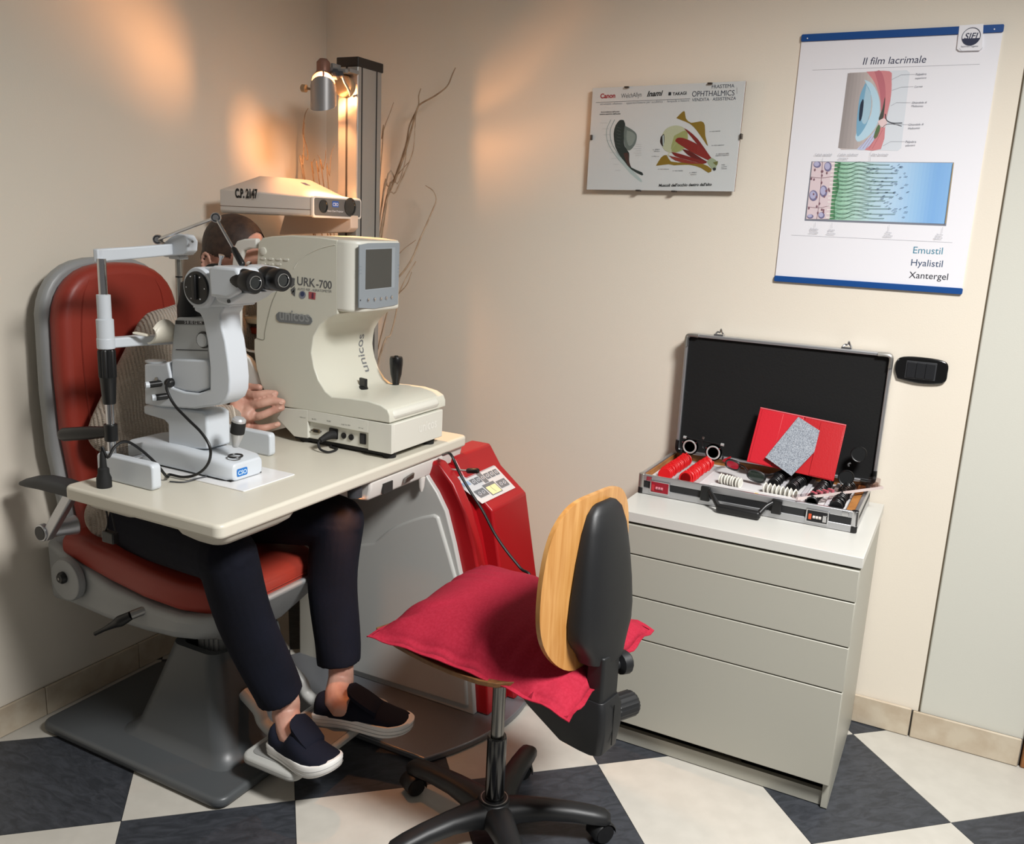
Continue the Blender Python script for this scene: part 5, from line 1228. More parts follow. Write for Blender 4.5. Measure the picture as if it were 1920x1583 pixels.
# slip-on shoes
shoe_m = mat('navy_suede', (13, 16, 30), .9, bump=(500, .2), spec=.25); sole_m = mat('white_sole', (226, 224, 220), .55); sole_line = mat('sole_line', (150, 150, 150), .6)
def shoe(heel, toe, zs, ank, roll):
    d = Vector((toe.x - heel.x, toe.y - heel.y, 0)); L = d.length + .012; d.normalize(); n_ = Vector((-d.y, d.x, 0)); o0 = Vector((heel.x, heel.y, zs)) - d * .006
    prof = [(0, .020), (.02, .035), (.10, .039), (.25, .038), (.42, .042), (.62, .050), (.78, .051), (.9, .043), (.97, .028), (1.0, .010)]
    off = lambda k: roll * .010 * sin(pi * k)
    outl = smooth2([(k * L, w + off(k)) for k, w in prof] + [(k * L, -w + off(k)) for k, w in reversed(prof)] + [(0, prof[0][1])], 4)[:-1]
    def P(a, b, z): return o0 + d * a + n_ * b + Z * z
    rise = lambda a: .016 * max(0, (a / L - .72) / .28) ** 1.6
    rings = []
    for z, k in ((0, .95), (.004, 1.0), (.030, 1.03), (.034, 1.0)):
        rings.append([P(L / 2 + (a - L / 2) * k, b * k, z + rise(a)) for a, b in outl])
    so_ = part('shoe', MB().loft(rings), sole_m, t, smooth=50)
    for zz_ in (.011, .022):
        loop = [P(L / 2 + (a - L / 2) * 1.024, b * 1.026, zz_ + rise(a)) for a, b in outl]; loop.append(loop[0]); part('sole_line', MB().tube(loop, .0006, 4, 1), sole_line, so_)
    up = MB(); st = []
    secs = [(.012, .030, .082), (.05, .036, .088), (.11, .0385, .074), (.20, .039, .062), (.30, .040, .066), (.38, .042, .092), (.46, .044, .094), (.56, .047, .084), (.68, .049, .070), (.80, .0475, .057), (.90, .040, .047), (.965, .028, .038)]
    for k, w, h in secs:
        a = k * L; zb = .030 + rise(a); ring = []
        for q in range(17):
            an_ = pi * q / 16; ring.append(P(a, cos(an_) * w * (1 if abs(cos(an_)) > .2 else 1) + off(k), zb + (h - .034) * sin(an_) ** (.55)))
        st.append(ring)
    up.loft(st, closed=True)
    uo = part('upper', up, shoe_m, so_, smooth=70)
    # opening around the ankle: collar band and tongue
    mb = MB(); col = []
    for q in range(25):
        an_ = 2 * pi * q / 24; k = .20 + .165 * cos(an_); hz = .088 + (.006 if k < .1 else 0) + .012 * max(0, cos(an_)) ** 2; col.append(P(k * L, .036 * sin(an_) + off(.2), hz))
    mb = MB(); rg_ = []
    for k, w, h in ((.345, .016, .124), (.37, .028, .121), (.42, .034, .111), (.50, .036, .099), (.58, .036, .086), (.66, .034, .074)):
        rg_.append([P(k * L, w * s, h + (0 if abs(s) < .5 else -.006 * abs(s)) + rise(k * L)) for s in (-1, -.6, 0, .6, 1)] + [P(k * L, w * s, h - .018 + rise(k * L)) for s in (1, .6, 0, -.6, -1)])
    mb.loft(rg_); part('tongue', mb, shoe_m, so_, smooth=70)
    return so_
FT = .1168
shoe(heelR, toeR, FT, ankR, -1); shoe(heelL, toeL, FT, ankL, 1)
# ------------------------------------------------------------------ drawer cabinet
t = thing('drawer_cabinet', (1.825, -0.27, 0), 'white four-drawer cabinet standing against the back wall under the open case', 'cabinet')
cab = mat('cabinet_lacquer', (166, 164, 153), 0.4); cabt = mat('cabinet_top', (196, 195, 189), 0.28)
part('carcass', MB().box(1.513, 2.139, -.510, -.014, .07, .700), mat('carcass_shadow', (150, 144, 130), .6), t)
for x0, x1 in ((1.495, 1.512), (2.140, 2.158)): part('side_panel', MB().box(x0, x1, -.530, -.014, 0.003, .704), cab, t, .0012)
part('top_panel', MB().box(1.488, 2.162, -.545, -.012, .706, .735), cabt, t, .0015)
part('plinth', MB().box(1.513, 2.139, -.520, -.504, 0.003, .046), cab, t)
for z0, z1 in ((.614, .699), (.489, .6105), (.361, .4855), (.083, .3575)):
    part('drawer_front', MB().box(1.497, 2.1575, -.5485, -.531, z0, z1), cab, t, .0018, 2)
# ------------------------------------------------------------------ trial lens case, open
CX0, CX1, CY0, CY1, CZ0, CZ1 = 1.492, 2.120, -.357, -.016, .7365, .796
t = thing('trial_lens_case', (1.806, -.19, .735), 'open aluminium and black briefcase of trial lenses on the white drawer cabinet', 'case')
cblack = mat('case_black', (22, 23, 25), .6, bump=(300, .15)); foam = mat('case_foam', (6, 6, 7), .9, bump=(150, .25)); ply = mat('case_plywood', (168, 112, 54), .55, vary=(25, (146, 92, 40), 4)); trayw = mat('tray_white', (214, 212, 212), .45)
sh_ = part('base_shell', MB().prism(rr(CX0 + .002, CX1 - .002, CY0 + .002, CY1, .008), 'z', CZ0, CZ0 + .006), cblack, t)
for x0, x1, y0, y1 in ((CX0 + .003, CX1 - .003, CY0 + .002, CY0 + .008), (CX0 + .003, CX1 - .003, CY1 - .008, CY1 - .002), (CX0 + .002, CX0 + .008, CY0 + .004, CY1 - .004), (CX1 - .008, CX1 - .002, CY0 + .004, CY1 - .004)):
    part('side_wall', MB().box(x0, x1, y0, y1, CZ0 + .002, CZ1 - .006), cblack, sh_)
for z0, z1 in ((CZ0, CZ0 + .020), (CZ1 - .019, CZ1)):
    part('edge_rail', MB().box(CX0 + .012, CX1 - .012, CY0, CY0 + .012, z0, z1), alu, t, .002)
    for x0, x1 in ((CX0, CX0 + .012), (CX1 - .012, CX1)): part('edge_rail', MB().box(x0, x1, CY0 + .012, CY1 - .012, z0, z1), alu, t, .002)
part('edge_rail', MB().box(CX0 + .012, CX1 - .012, CY1 - .010, CY1, CZ1 - .019, CZ1 - .001), alu, t, .002)
for x, sx_ in ((CX0, 1), (CX1, -1)):
    a, b = sorted((x - sx_ * .0015, x + sx_ * .018))
    c = part('corner_cap', MB().prism(rr(a, b, CY0 - .0015, CY0 + .018, .008), 'z', CZ0 + .018, CZ1 + .001), chrome if sx_ < 0 else mat('corner_steel', (170, 168, 164), .35, .9), t, .001)
    part('corner_foot', MB().prism(rr(a, b, CY0 - .0015, CY0 + .018, .008), 'z', CZ0 - .0008, CZ0 + .018), black, t, .002)
    p = x + sx_ * .024; part('rivet_plate', MB().box(min(p, p + sx_ * .018), max(p, p + sx_ * .018), CY0 - .0012, CY0 + .001, CZ1 - .018, CZ1 - .003), chrome, c, .001)
for x0, x1 in ((CX0 + .010, CX0 + .016), (CX1 - .034, CX1 - .012)): part('plywood_lining', MB().box(x0, x1, CY0 + .014, CY1 - .012, CZ0 + .006, CZ1 - .004), ply, t)
part('plywood_lining', MB().box(CX0 + .016, CX1 - .03, CY1 - .020, CY1 - .010, CZ0 + .006, CZ1 + .002), ply, t)
tz = CZ1 - .018
tr_ = part('lens_tray', MB().box(CX0 + .018, CX1 - .036, CY0 + .015, CY1 - .022, CZ0 + .006, tz), trayw, t)
for x0, x1, y0, y1, m_ in ((1.583, 1.604, -.33, -.08, 'g'), (1.533, 1.582, -.335, -.08, 'w'), (1.604, 1.66, -.335, -.08, 'w')):
    part('tray_channel', MB().box(x0, x1, y0, y1, tz, tz + .0015), mat('tray_grey', (150, 148, 148), .5) if m_ == 'g' else mat('tray_grey2', (186, 184, 184), .5), tr_)
part('front_trough', MB().box(1.70, 1.955, -.337, -.295, tz, tz + .002), mat('trough_grey', (164, 158, 152), .5), tr_, .0008)
for x0, x1, y0, y1 in ((1.696, 1.959, -.297, -.293), (1.696, 1.70, -.338, -.295)): part('trough_wall', MB().box(x0, x1, y0, y1, tz, tz + .010), trayw, tr_, .001)
for x in (1.885, 1.955, 2.030): part('row_divider', MB().box(x - .006, x + .006, -.335 if x > 1.96 else -.235, -.05, tz, tz + .010), mat('divider_grey', (190, 188, 192), .4), tr_, .002)
rl = random.Random(5)
# locks, handle, latches
for xa, m_, red in ((1.530, chrome, 1), (1.985, chrome, 0)):
    lk = part('combination_lock', MB().box(xa, xa + .062, CY0 - .005, CY0 + .001, CZ0 + .008, CZ1 - .012), chrome, t, .0015)
    part('lock_face', MB().box(xa + .004, xa + .058, CY0 - .0062, CY0 - .004, CZ0 + .012, CZ1 - .016), mat('lock_red', (150, 18, 38), .25, .3) if red else mat('lock_dark', (40, 40, 42), .3, .6), lk, .001)
    for k in range(3): part('number_wheel', MB().cyl((xa + .020 + k * .008, CY0 - .0066, CZ0 + .026), (xa + .0262 + k * .008, CY0 - .0066, CZ0 + .026), .0042, n=14), mat('wheel_rose', (190, 120, 130), .4) if red else mat('wheel_pale', (200, 192, 186), .4), lk)
    part('lock_slider', MB().box(xa + (.006 if red else .046), xa + (.016 if red else .056), CY0 - .009, CY0 - .006, CZ0 + .016, CZ0 + .036), mat('slider_red', (170, 30, 40), .3) if red else chrome, lk, .0012)
    if not red: part('release_tab', MB().box(xa + .008, xa + .016, CY0 - .0078, CY0 - .006, CZ0 + .018, CZ0 + .034), mat('tab_orange', (196, 78, 40), .4), lk, .001)
for x in (1.700, 1.905): part('handle_bracket', MB().box(x - .014, x + .014, CY0 - .010, CY0 + .001, CZ0 + .014, CZ1 - .002), black, t, .003)
h0 = part('carry_handle', MB().tube([(1.712, CY0 - .008, .783), (1.728, CY0 - .022, .772), (1.752, CY0 - .040, .749)], [.006, .0065, .008], 10, 4), black, t)
part('handle_side', MB().tube([(1.893, CY0 - .008, .783), (1.878, CY0 - .022, .772), (1.862, CY0 - .040, .749)], [.006, .0065, .008], 10, 4), black, h0)
part('handle_grip', MB().prism(rr(1.745, 1.870, CY0 - .054, CY0 - .030, .008), 'z', .7375, .760), black, h0, .006)
# lid
LZ0, LZ1, LY0, LY1 = .802, 1.198, -.052, -.014
def frame_poly(x0, x1, z0, z1, r): return rr(x0, x1, z0, z1, r, 5)
LX0, LX1 = 1.508, 2.130
mb = MB(); o_, i_ = frame_poly(LX0, LX1, LZ0, LZ1, .018), frame_poly(LX0 + .010, LX1 - .010, LZ0 + .010, LZ1 - .010, .010); n_ = len(o_)
vs = [(a, LY0, b) for a, b in o_] + [(a, LY0, b) for a, b in i_] + [(a, LY1, b) for a, b in o_] + [(a, LY1, b) for a, b in i_]
fs = []
for k in range(n_):
    q = (k + 1) % n_; fs += [(k, q, n_ + q, n_ + k), (2 * n_ + k, 3 * n_ + k, 3 * n_ + q, 2 * n_ + q), (k, 2 * n_ + k, 2 * n_ + q, q), (n_ + k, n_ + q, 3 * n_ + q, 3 * n_ + k)]
mb.add(vs, fs)
lid = part('lid_frame', mb, alu, t, .0025, 2)
part('lid_shell', MB().prism(frame_poly(LX0 + .004, LX1 - .004, LZ0 + .004, LZ1 - .004, .014), 'y', LY1 - .012, LY1 + .001), cblack, lid)
part('lid_foam', MB().prism(frame_poly(LX0 + .009, LX1 - .009, LZ0 + .009, LZ1 - .009, .010), 'y', LY0 + .010, LY1 - .012), foam, lid, .004)
for x, z, sx_, sz_ in ((LX0, LZ1, 1, -1), (LX1, LZ1, -1, -1), (LX1, LZ0, -1, 1), (LX0, LZ0, 1, 1)):
    mb = MB(); pts = [(x + sx_ * .042, LY0 - .0008, z + sz_ * .005), (x + sx_ * .02, LY0 - .0008, z + sz_ * .0045), (x + sx_ * .0075, LY0 - .0008, z + sz_ * .0075), (x + sx_ * .0045, LY0 - .0008, z + sz_ * .02), (x + sx_ * .005, LY0 - .0008, z + sz_ * .042)]
    part('corner_guard', mb.tube(pts, .0062, 8, 4), mat('corner_steel', (170, 168, 164), .35, .9) if sz_ < 0 else black, lid)
for x in (1.612, 1.998):
    la = part('latch', MB().box(x - .015, x + .015, -.045, -.020, LZ1 - .001, LZ1 + .006), chrome, lid, .001)
    part('latch_hook', MB().tube([(x - .012, -.034, LZ1 + .005), (x - .006, -.034, LZ1 + .012), (x + .002, -.034, LZ1 + .012), (x + .004, -.034, LZ1 + .022), (x + .008, -.034, LZ1 + .012), (x + .013, -.034, LZ1 + .007)], .0028, 8, 4), chrome, la)
for x in (1.56, 2.07): part('hinge', MB().cyl((x - .02, -.026, .799), (x + .02, -.026, .799), .005, n=12), steel, t)
# ------------------------------------------------------------------ trial lenses
def lens(name, m, r, tab):
    o = bpy.data.objects.new(name, None); COL.objects.link(o); o.empty_display_size = .02; INV[o.name] = Matrix.Identity(4)
    part('rim', MB().lathe([(r * .78, -.0016), (r * .94, -.0021), (r, -.0014), (r, .0014), (r * .94, .0021), (r * .78, .0016), (r * .78, -.0016)], (0, 0, r), Y, 22), m, o)
    part('glass', MB().lathe([(r * .79, -.0006), (r * .79, .0006), (0, .0010)], (0, 0, r), Y, 18), glass('lens_glass', (240, 240, 245)), o)
    part('tab', MB().box(-.0035, .0035, -.0012, .0012, 2 * r - .001, 2 * r + tab), m, o, .0008)
    return o
def dup(root, loc, rz, ry=0, label=None, group=None):
    r = root.copy(); COL.objects.link(r); r.location = loc; r.rotation_euler = (0, ry, rz); r['category'] = 'lens'; r['label'] = label; r['group'] = group
    for c in list(root.children):
        d = c.copy(); COL.objects.link(d); d.parent = r
    return r
redl = mat('lens_rim_red', (205, 22, 26), .32); whl = mat('lens_rim_white', (226, 224, 214), .4); bkl = mat('lens_rim_black', (16, 16, 18), .35)
protos = []
def row(m, r, tab, a, b, n, rz, label, group, lean=0.0):
    pr = lens('trial_lens', m, r, tab); protos.append(pr); a, b = Vector(a), Vector(b)
    for k in range(n):
        p = a + (b - a) * (k / max(n - 1, 1))
        o = dup(pr, (p.x, p.y, p.z - r * .55), rz + rl.uniform(-.06, .06), 0, label, group)
        q = o.rotation_euler.copy(); o.rotation_euler = (rl.uniform(-.02, .02) + lean, rl.uniform(-.15, .15), q.z)
        if k in (0, n - 1): o['label'] = ('nearest ' if k == 0 else 'farthest ') + label.replace('trial lens in', 'trial lens of') if rz == 0 else ('leftmost ' if k == 0 else 'rightmost ') + label.replace('trial lens in', 'trial lens of')
row(redl, .0205, .004, (1.558, -.322, tz + .009), (1.562, -.115, tz + .009), 22, 0, 'red-rimmed trial lens in the left of the two red rows', 'left row of red trial lenses', -.2)
row(redl, .0205, .004, (1.627, -.325, tz + .009), (1.633, -.105, tz + .009), 23, 0, 'red-rimmed trial lens in the right of the two red rows', 'right row of red trial lenses', -.2)
row(whl, .0145, .002, (1.712, -.243, tz + .008), (1.775, -.260, tz + .008), 8, radians(78), 'white-rimmed trial lens in the left white group', 'left group of white trial lenses')
row(whl, .0155, .002, (1.850, -.263, tz + .008), (1.938, -.285, tz + .008), 8, radians(78), 'white-rimmed trial lens in the right white group', 'right group of white trial lenses')
row(bkl, .0175, .003, (1.862, -.21, tz + .008), (1.872, -.05, tz + .008), 12, 0, 'black-rimmed trial lens in the row under the felt sheet', 'black trial lenses under the felt')
row(bkl, .0175, .003, (1.918, -.225, tz + .008), (1.932, -.06, tz + .008), 13, 0, 'black-rimmed trial lens in the row right of the felt tip', 'black trial lenses right of the felt')
row(bkl, .0175, .003, (1.992, -.24, tz + .008), (2.000, -.07, tz + .008), 13, 0, 'black-rimmed trial lens in the row in front of the folder', 'black trial lenses in front of the folder')
row(bkl, .0175, .003, (2.058, -.33, tz + .008), (2.062, -.08, tz + .008), 17, 0, 'black-rimmed trial lens in the right-hand row by the plywood side', 'black trial lenses by the right side')
row(bkl, .0175, .003, (1.992, -.335, tz + .008), (1.992, -.29, tz + .008), 4, 0, 'black-rimmed trial lens beneath the clear ruler at the front', 'black trial lenses beneath the ruler')
for pr in protos:
    for c in list(pr.children): bpy.data.objects.remove(c)
    bpy.data.objects.remove(pr)
# ------------------------------------------------------------------ trial frame
t = thing('trial_glasses', (1.605, -.10, tz), 'black adjustable trial frame with two silver rings, propped at the back left of the case', 'glasses')
br_ = None
for (a, b) in ((1293, 838), (1337, 849)):
    c = ay(a, b, -.105)
    o = part('lens_ring', MB().ring(c, Y, .0200, .0029, 32, 8), mat('ring_silver', (215, 215, 214), .3, .6), t)
    part('ring_carrier', MB().lathe([(.027, .004), (.027, .012), (.019, .012), (.019, .004), (.027, .004)], c, Y, 32), black, t)
    for k in (40, 150, 260): part('ring_screw', MB().cyl(c + Vector((.026 * cos(radians(k)), -.004, .026 * sin(radians(k)))), c + Vector((.026 * cos(radians(k)), .006, .026 * sin(radians(k)))), .002, n=8), chrome, o)
a, b = ay(1284, 820, -.10), ay(1354, 834, -.10)
tb_ = part('top_bar', MB().cyl(a, b, .0034, n=12), black, t)
for p in (a, b): part('bar_knob', MB().cyl(p - (b - a).normalized() * .004, p + (b - a).normalized() * .006, .0048, n=14), mat('ring_silver', (215, 215, 214), .3, .6), tb_)
m_ = (a + b) / 2; part('nose_piece', MB().tube([m_ + Z * .010, m_, m_ - Z * .018, m_ - Z * .026 + Vector((.004, -.004, 0))], .003, 8, 4), black, t); part('bridge_screw', MB().cyl(m_ + Z * .006, m_ + Z * .014, .0045, n=14), steel, t)
for s, e in ((1, ay(1355, 862, -.10)), (-1, ay(1277, 850, -.10))): part('temple', MB().tube([e + Z * .01, e, e + Vector((s * .004, .02, -.012)), e + Vector((s * .004, .045, -.03))], .0028, 8, 4), black, t)
# ------------------------------------------------------------------ red-green test glasses
t = thing('red_green_glasses', (1.775, -.20, tz), 'test glasses with one red and one green lens, lying behind the white lenses', 'glasses')
gfr = mat('glasses_black', (14, 14, 15), .3, coat=.4)
def shade(cpx, rx, rz_, y, m, tilt_=0):
    c = ay(*cpx, y); pts = []
    for k in range(20):
        a_ = 2 * pi * k / 20; x_, z_ = rx * (abs(cos(a_)) ** .75) * (1 if cos(a_) > 0 else -1), rz_ * (abs(sin(a_)) ** .75) * (1 if sin(a_) > 0 else -1)
        pts.append(c + Vector((x_ * cos(tilt_) - z_ * sin(tilt_), .012 * (x_ / rx) ** 2 * 0, x_ * sin(tilt_) + z_ * cos(tilt_))))
    part('lens', MB().oprism(pts, (0, .002, 0)), m, t)
    loop = pts + [pts[0]]; part('rim', MB().tube([p + Y * .001 for p in loop], .0032, 6, 1), gfr, t)
    return c
c0 = shade((1374, 872), .022, .014, -.165, mat('lens_red', (150, 8, 36), .12, coat=.6), -.2)
c1 = shade((1418, 893), .027, .016, -.20, mat('lens_green', (18, 34, 26), .08, coat=.8), -.25)
part('bridge', MB().tube([c0 + Vector((.02, 0, .004)), (c0 + c1) / 2 + Z * .010, c1 - Vector((.024, 0, -.006))], .003, 8, 4), gfr, t)
part('temple', MB().tube([c1 + Vector((.026, .002, .006)), c1 + Vector((.045, .03, .008)), c1 + Vector((.05, .10, .0))], .0032, 8, 4), gfr, t)
part('temple', MB().tube([c0 + Vector((-.022, .002, .006)), c0 + Vector((-.035, .02, .004)), c0 + Vector((-.03, .09, .0))], .0032, 8, 4), mat('temple_red', (170, 24, 36), .3), t)
# ------------------------------------------------------------------ red folder and felt
fl_ = [ay(1426, 765, -.068), ay(1587, 798, -.068), ay(1563, 903, -.142), ay(1400, 866, -.128)]
fl_ = [Vector(p) for p in fl_]
t = thing('red_folder', ((fl_[2] + fl_[3]) / 2), 'red open vinyl folder leaning upright against the black lid of the case', 'folder')
vin = mat('red_vinyl', (198, 26, 42), .38, bump=(220, .12)); vin2 = mat('red_vinyl_deep', (178, 10, 22), .38, bump=(220, .12))
nf = (fl_[1] - fl_[0]).cross(fl_[3] - fl_[0]).normalized(); nf = nf if nf.y < 0 else -nf
def fq(u, v, k=0): a = fl_[0] + (fl_[1] - fl_[0]) * u; b = fl_[3] + (fl_[2] - fl_[3]) * u; return a + (b - a) * v + nf * k
def sheet(name, u0, u1, v0, v1, k, h, m, par): 
    return part(name, MB().oprism([fq(u0, v0, k), fq(u1, v0, k), fq(u1, v1, k), fq(u0, v1, k)], nf * h), m, par, .0012)
bk_ = sheet('back_cover', 0, .52, 0, 1, 0, .004, vin, t); sheet('back_cover', .535, 1, 0, 1, 0, .004, vin2, t)
sheet('spine', .505, .55, .02, .98, -.0005, .003, vin2, t)
sheet('inner_pocket', .03, .285, .03, .985, .004, .0015, vin, t); sheet('inner_pocket', .72, .985, .03, .985, .004, .0015, vin2, t)
sheet('stitched_edge', .0, 1, -.01, .012, .0035, .0018, mat('vinyl_edge', (206, 92, 100), .5), t)
pts = [(1497, 782), (1537, 808), (1527, 848), (1484, 893), (1435, 858)]
# the felt stands on its lower corner and leans on the folder: a plane just in front of it
c_ = fq(.55, .5, .012); nn2 = (nf + Z * .06).normalized()
fp3 = [ap(a, b, c_, nn2) for a, b in pts]
felt = mat('grey_felt', (112, 118, 128), .95, vary=(420, (176, 182, 190), 2), bump=(600, .5))
solo('felt_sheet', MB().oprism(fp3, nn2 * .003), felt, 'speckled grey five-sided felt sheet leaning on the red folder', 'felt', bevel=.0006)
# ------------------------------------------------------------------ dark glasses
t = thing('dark_glasses', ay(1590, 915, -.12), 'black sunglasses standing on end beside the red folder at the right of the case', 'glasses')
smoke = mat('smoke_lens', (22, 23, 24), .06, coat=1.0)
cA, cB = ay(1610, 852, -.085), ay(1586, 896, -.115)
axs = (cB - cA).normalized(); nrm = (Vector((.15, -1, .25))).normalized(); axs = (axs - nrm * axs.dot(nrm)).normalized(); per = axs.cross(nrm)
for c in (cA, cB):
    pts = [c + axs * (.0215 * cos(a) * (1 - .12 * sin(a))) + per * (.0205 * sin(a)) for a in [2 * pi * k / 22 for k in range(22)]]
    part('lens', MB().oprism(pts, nrm * .002), smoke, t); part('rim', MB().tube(pts + [pts[0]], .0028, 6, 1), gfr, t)
md = (cA + cB) / 2; part('bridge', MB().tube([md - axs * .006 + per * .008, md + per * .012, md + axs * .006 + per * .008], .003, 8, 4), mat('bridge_metal', (150, 150, 152), .25, .9), t)
for c, s in ((cA - axs * .022, 1), (cB + axs * .022, 1)): part('temple', MB().tube([c + per * .004, c - nrm * .016 + per * .002, c - nrm * .026], .0026, 8, 4), gfr, t)
# ------------------------------------------------------------------ clear prism ruler
a, b = az(1494, 935, .806), az(1655, 914, .812)
d = (b - a).normalized(); sd = Vector((-d.y, d.x, 0)).normalized()
t = thing('prism_bar', (a + b) / 2 - Z * .006, 'clear acrylic prism bar lying across the front right corner of the case', 'prism bar')
part('bar', MB().obox((a + b) / 2 + sd * .010, d * ((b - a).length / 2), sd * .012, Z * .0035), glass('acrylic_bar', (236, 228, 228), 1.0), t, .0008)
L = (b - a).length
for k in range(12):
    c = a + d * (L * (.22 + .065 * k)) + sd * .011 + Z * .0065
    part('prism_segment', MB().obox(c, d * .0042, sd * .0095, Z * (.002 + .0006 * k)), mat('prism_rose', (176, 92, 104), .15, coat=.5) if k < 4 else glass('acrylic_prism', (226, 214, 208), 1.0), t)
part('prism_end', MB().obox(a + d * (L * .92) + sd * .010 + Z * .016, d * .012, sd * .012, Z * .012), glass('acrylic_bar', (236, 228, 228), 1.0), t, .001)
part('bar_edge', MB().obox((a + b) / 2 - sd * .0025, d * (L / 2), sd * .0008, Z * .004), mat('acrylic_edge', (206, 190, 186), .3), t)
# small pen in the trough
p, q = az(1413, 926, .790), az(1462, 938, .790)
t = thing('marker_pen', (p + q) / 2 - Z * .005, 'small white pen with yellow band lying in the front trough of the case', 'pen')
dd = (q - p).normalized(); part('barrel', MB().cyl(p, q, .0042, n=14), mat('pen_white', (232, 230, 222), .4), t, .001); part('band', MB().cyl(p + dd * .004, p + dd * .014, .0044, n=14), mat('pen_yellow', (226, 214, 120), .4), t)

# ------------------------------------------------------------------ task chair
SR = Vector((1.425, -1.085, 0)); RZ = radians(171)
t = thing('task_chair', SR, 'swivel task chair with plywood seat and backrest on a black five-star base', 'chair', rz=RZ)
LM = Matrix.Translation(SR) @ Matrix.Rotation(RZ, 4, 'Z'); LI = LM.inverted()
plym = mat('beech_plywood', (196, 140, 66), .38, coat=.25)
nt = plym.node_tree; bs = nt.nodes['Principled BSDF']; tc = nt.nodes.new('ShaderNodeTexCoord'); mp = nt.nodes.new('ShaderNodeMapping'); mp.inputs['Scale'].default_value = (40, 40, 3.5); nz = nt.nodes.new('ShaderNodeTexNoise'); nz.inputs['Scale'].default_value = 1.6; nz.inputs['Detail'].default_value = 6; nz.inputs['Distortion'].default_value = .6; cr = nt.nodes.new('ShaderNodeValToRGB')
cr.color_ramp.elements[0].position = .35; cr.color_ramp.elements[0].color = rgb(176, 122, 62); cr.color_ramp.elements[1].position = .7; cr.color_ramp.elements[1].color = rgb(198, 148, 88)
for a, b in ((tc.outputs['Object'], mp.inputs[0]), (mp.outputs[0], nz.inputs['Vector']), (nz.outputs['Fac'], cr.inputs[0]), (cr.outputs[0], bs.inputs['Base Color'])): nt.links.new(a, b)
plyd = mat('plywood_edge', (120, 82, 44), .55, vary=(60, (98, 64, 34), 3))
chb = mat('chair_black', (20, 21, 23), .48, bump=(500, .08))
# star base
hub = part('base_hub', MB().lathe([(.052, .045), (.056, .062), (.052, .090), (.038, .103), (.038, .107), (0, .107)], (0, 0, 0), Z, 32), chb, t, local=True)
part('hub_ring', MB().ring((0, 0, .106), Z, .033, .0022, 32, 6), steel, hub, local=True)
def caster(p, a, yaw):
    c = part('caster', MB().cyl((p.x, p.y, .052), (p.x, p.y, .082), .007, n=12), steel, t, local=True)
    d = Vector((cos(yaw), sin(yaw), 0)); s = Vector((-d.y, d.x, 0)); ctr = Vector((p.x, p.y, .027)) + d * .014
    for q in (-1, 1): part('wheel', MB().lathe([(.010, -.009), (.024, -.009), (.0265, -.005), (.0265, .005), (.024, .009), (.010, .009), (0, .007)], ctr + s * q * .014, s * q, 28), mat('caster_black', (15, 15, 16), .35), c, local=True)
    hood = []
    for k in range(11):
        an = radians(-15 + 19.5 * k); e = d * (-cos(an)) + Z * sin(an); hood.append([ctr + e * r_ + s * w_ for r_, w_ in ((.0285, -.0255), (.0315, -.022), (.0315, .022), (.0285, .0255))])
    part('hood', MB().loft(hood), chb, c, local=True, smooth=50)
off = radians(170) - RZ
for k in range(5):
    a = off + k * 2 * pi / 5; d = Vector((cos(a), sin(a), 0)); s = Vector((-d.y, d.x, 0)); rings = []
    for r_, zc, hz, w_ in ((.03, .072, .028, .040), (.07, .080, .024, .034), (.13, .084, .020, .029), (.20, .081, .018, .0265), (.25, .075, .017, .0255), (.282, .070, .015, .023), (.295, .066, .009, .013)):
        rings.append([d * r_ + s * (w_ * x_) + Z * (zc + hz * z_) for x_, z_ in ((-1, -.75), (-.8, -1), (.8, -1), (1, -.75), (1, .2), (.8, .75), (.4, 1), (-.4, 1), (-.8, .75), (-1, .2))])
    part('base_leg', MB().loft(rings), chb, t, local=True, smooth=50)
    caster(d * .262, a, a + (1.2, 2.6, -.9, .5, 2.0)[k])
gas = part('gas_tube', MB().lathe([(.0245, .104), (.0245, .275), (.0225, .281), (.018, .281)], (0, 0, 0), Z, 28), gloss_black, t, local=True)
part('gas_piston', MB().cyl((0, 0, .27), (0, 0, .495), .0165, n=24), mat('piston_steel', (128, 126, 122), .28, .9), t, local=True)
part('seat_plate', MB().box(-.10, .10, -.075, .075, .488, .503), chb, t, .004, local=True)
# seat shell
rings = []; ns = 11
for i in range(ns):
    f_ = -.155 + .42 * i / (ns - 1); k = i / (ns - 1); w_ = .178 * (1 - .10 * max(0, (k - .8) / .2) ** 2 - .25 * max(0, (.12 - k) / .12)); zc = .503 + .016 * (1 - 1.0 * sin(pi * min(k * 1.05, 1))) + .020 * max(0, (k - .75) / .25) ** 2 * 0
    rings.append([(f_, w_ * q, zc + .010 * abs(q) ** 2) for q in (-1, -.6, 0, .6, 1)] + [(f_, w_ * q, zc + .010 * abs(q) ** 2 + .012) for q in (1, .6, 0, -.6, -1)])
part('seat', MB().loft(rings), plyd, t, .002, local=True, smooth=60)
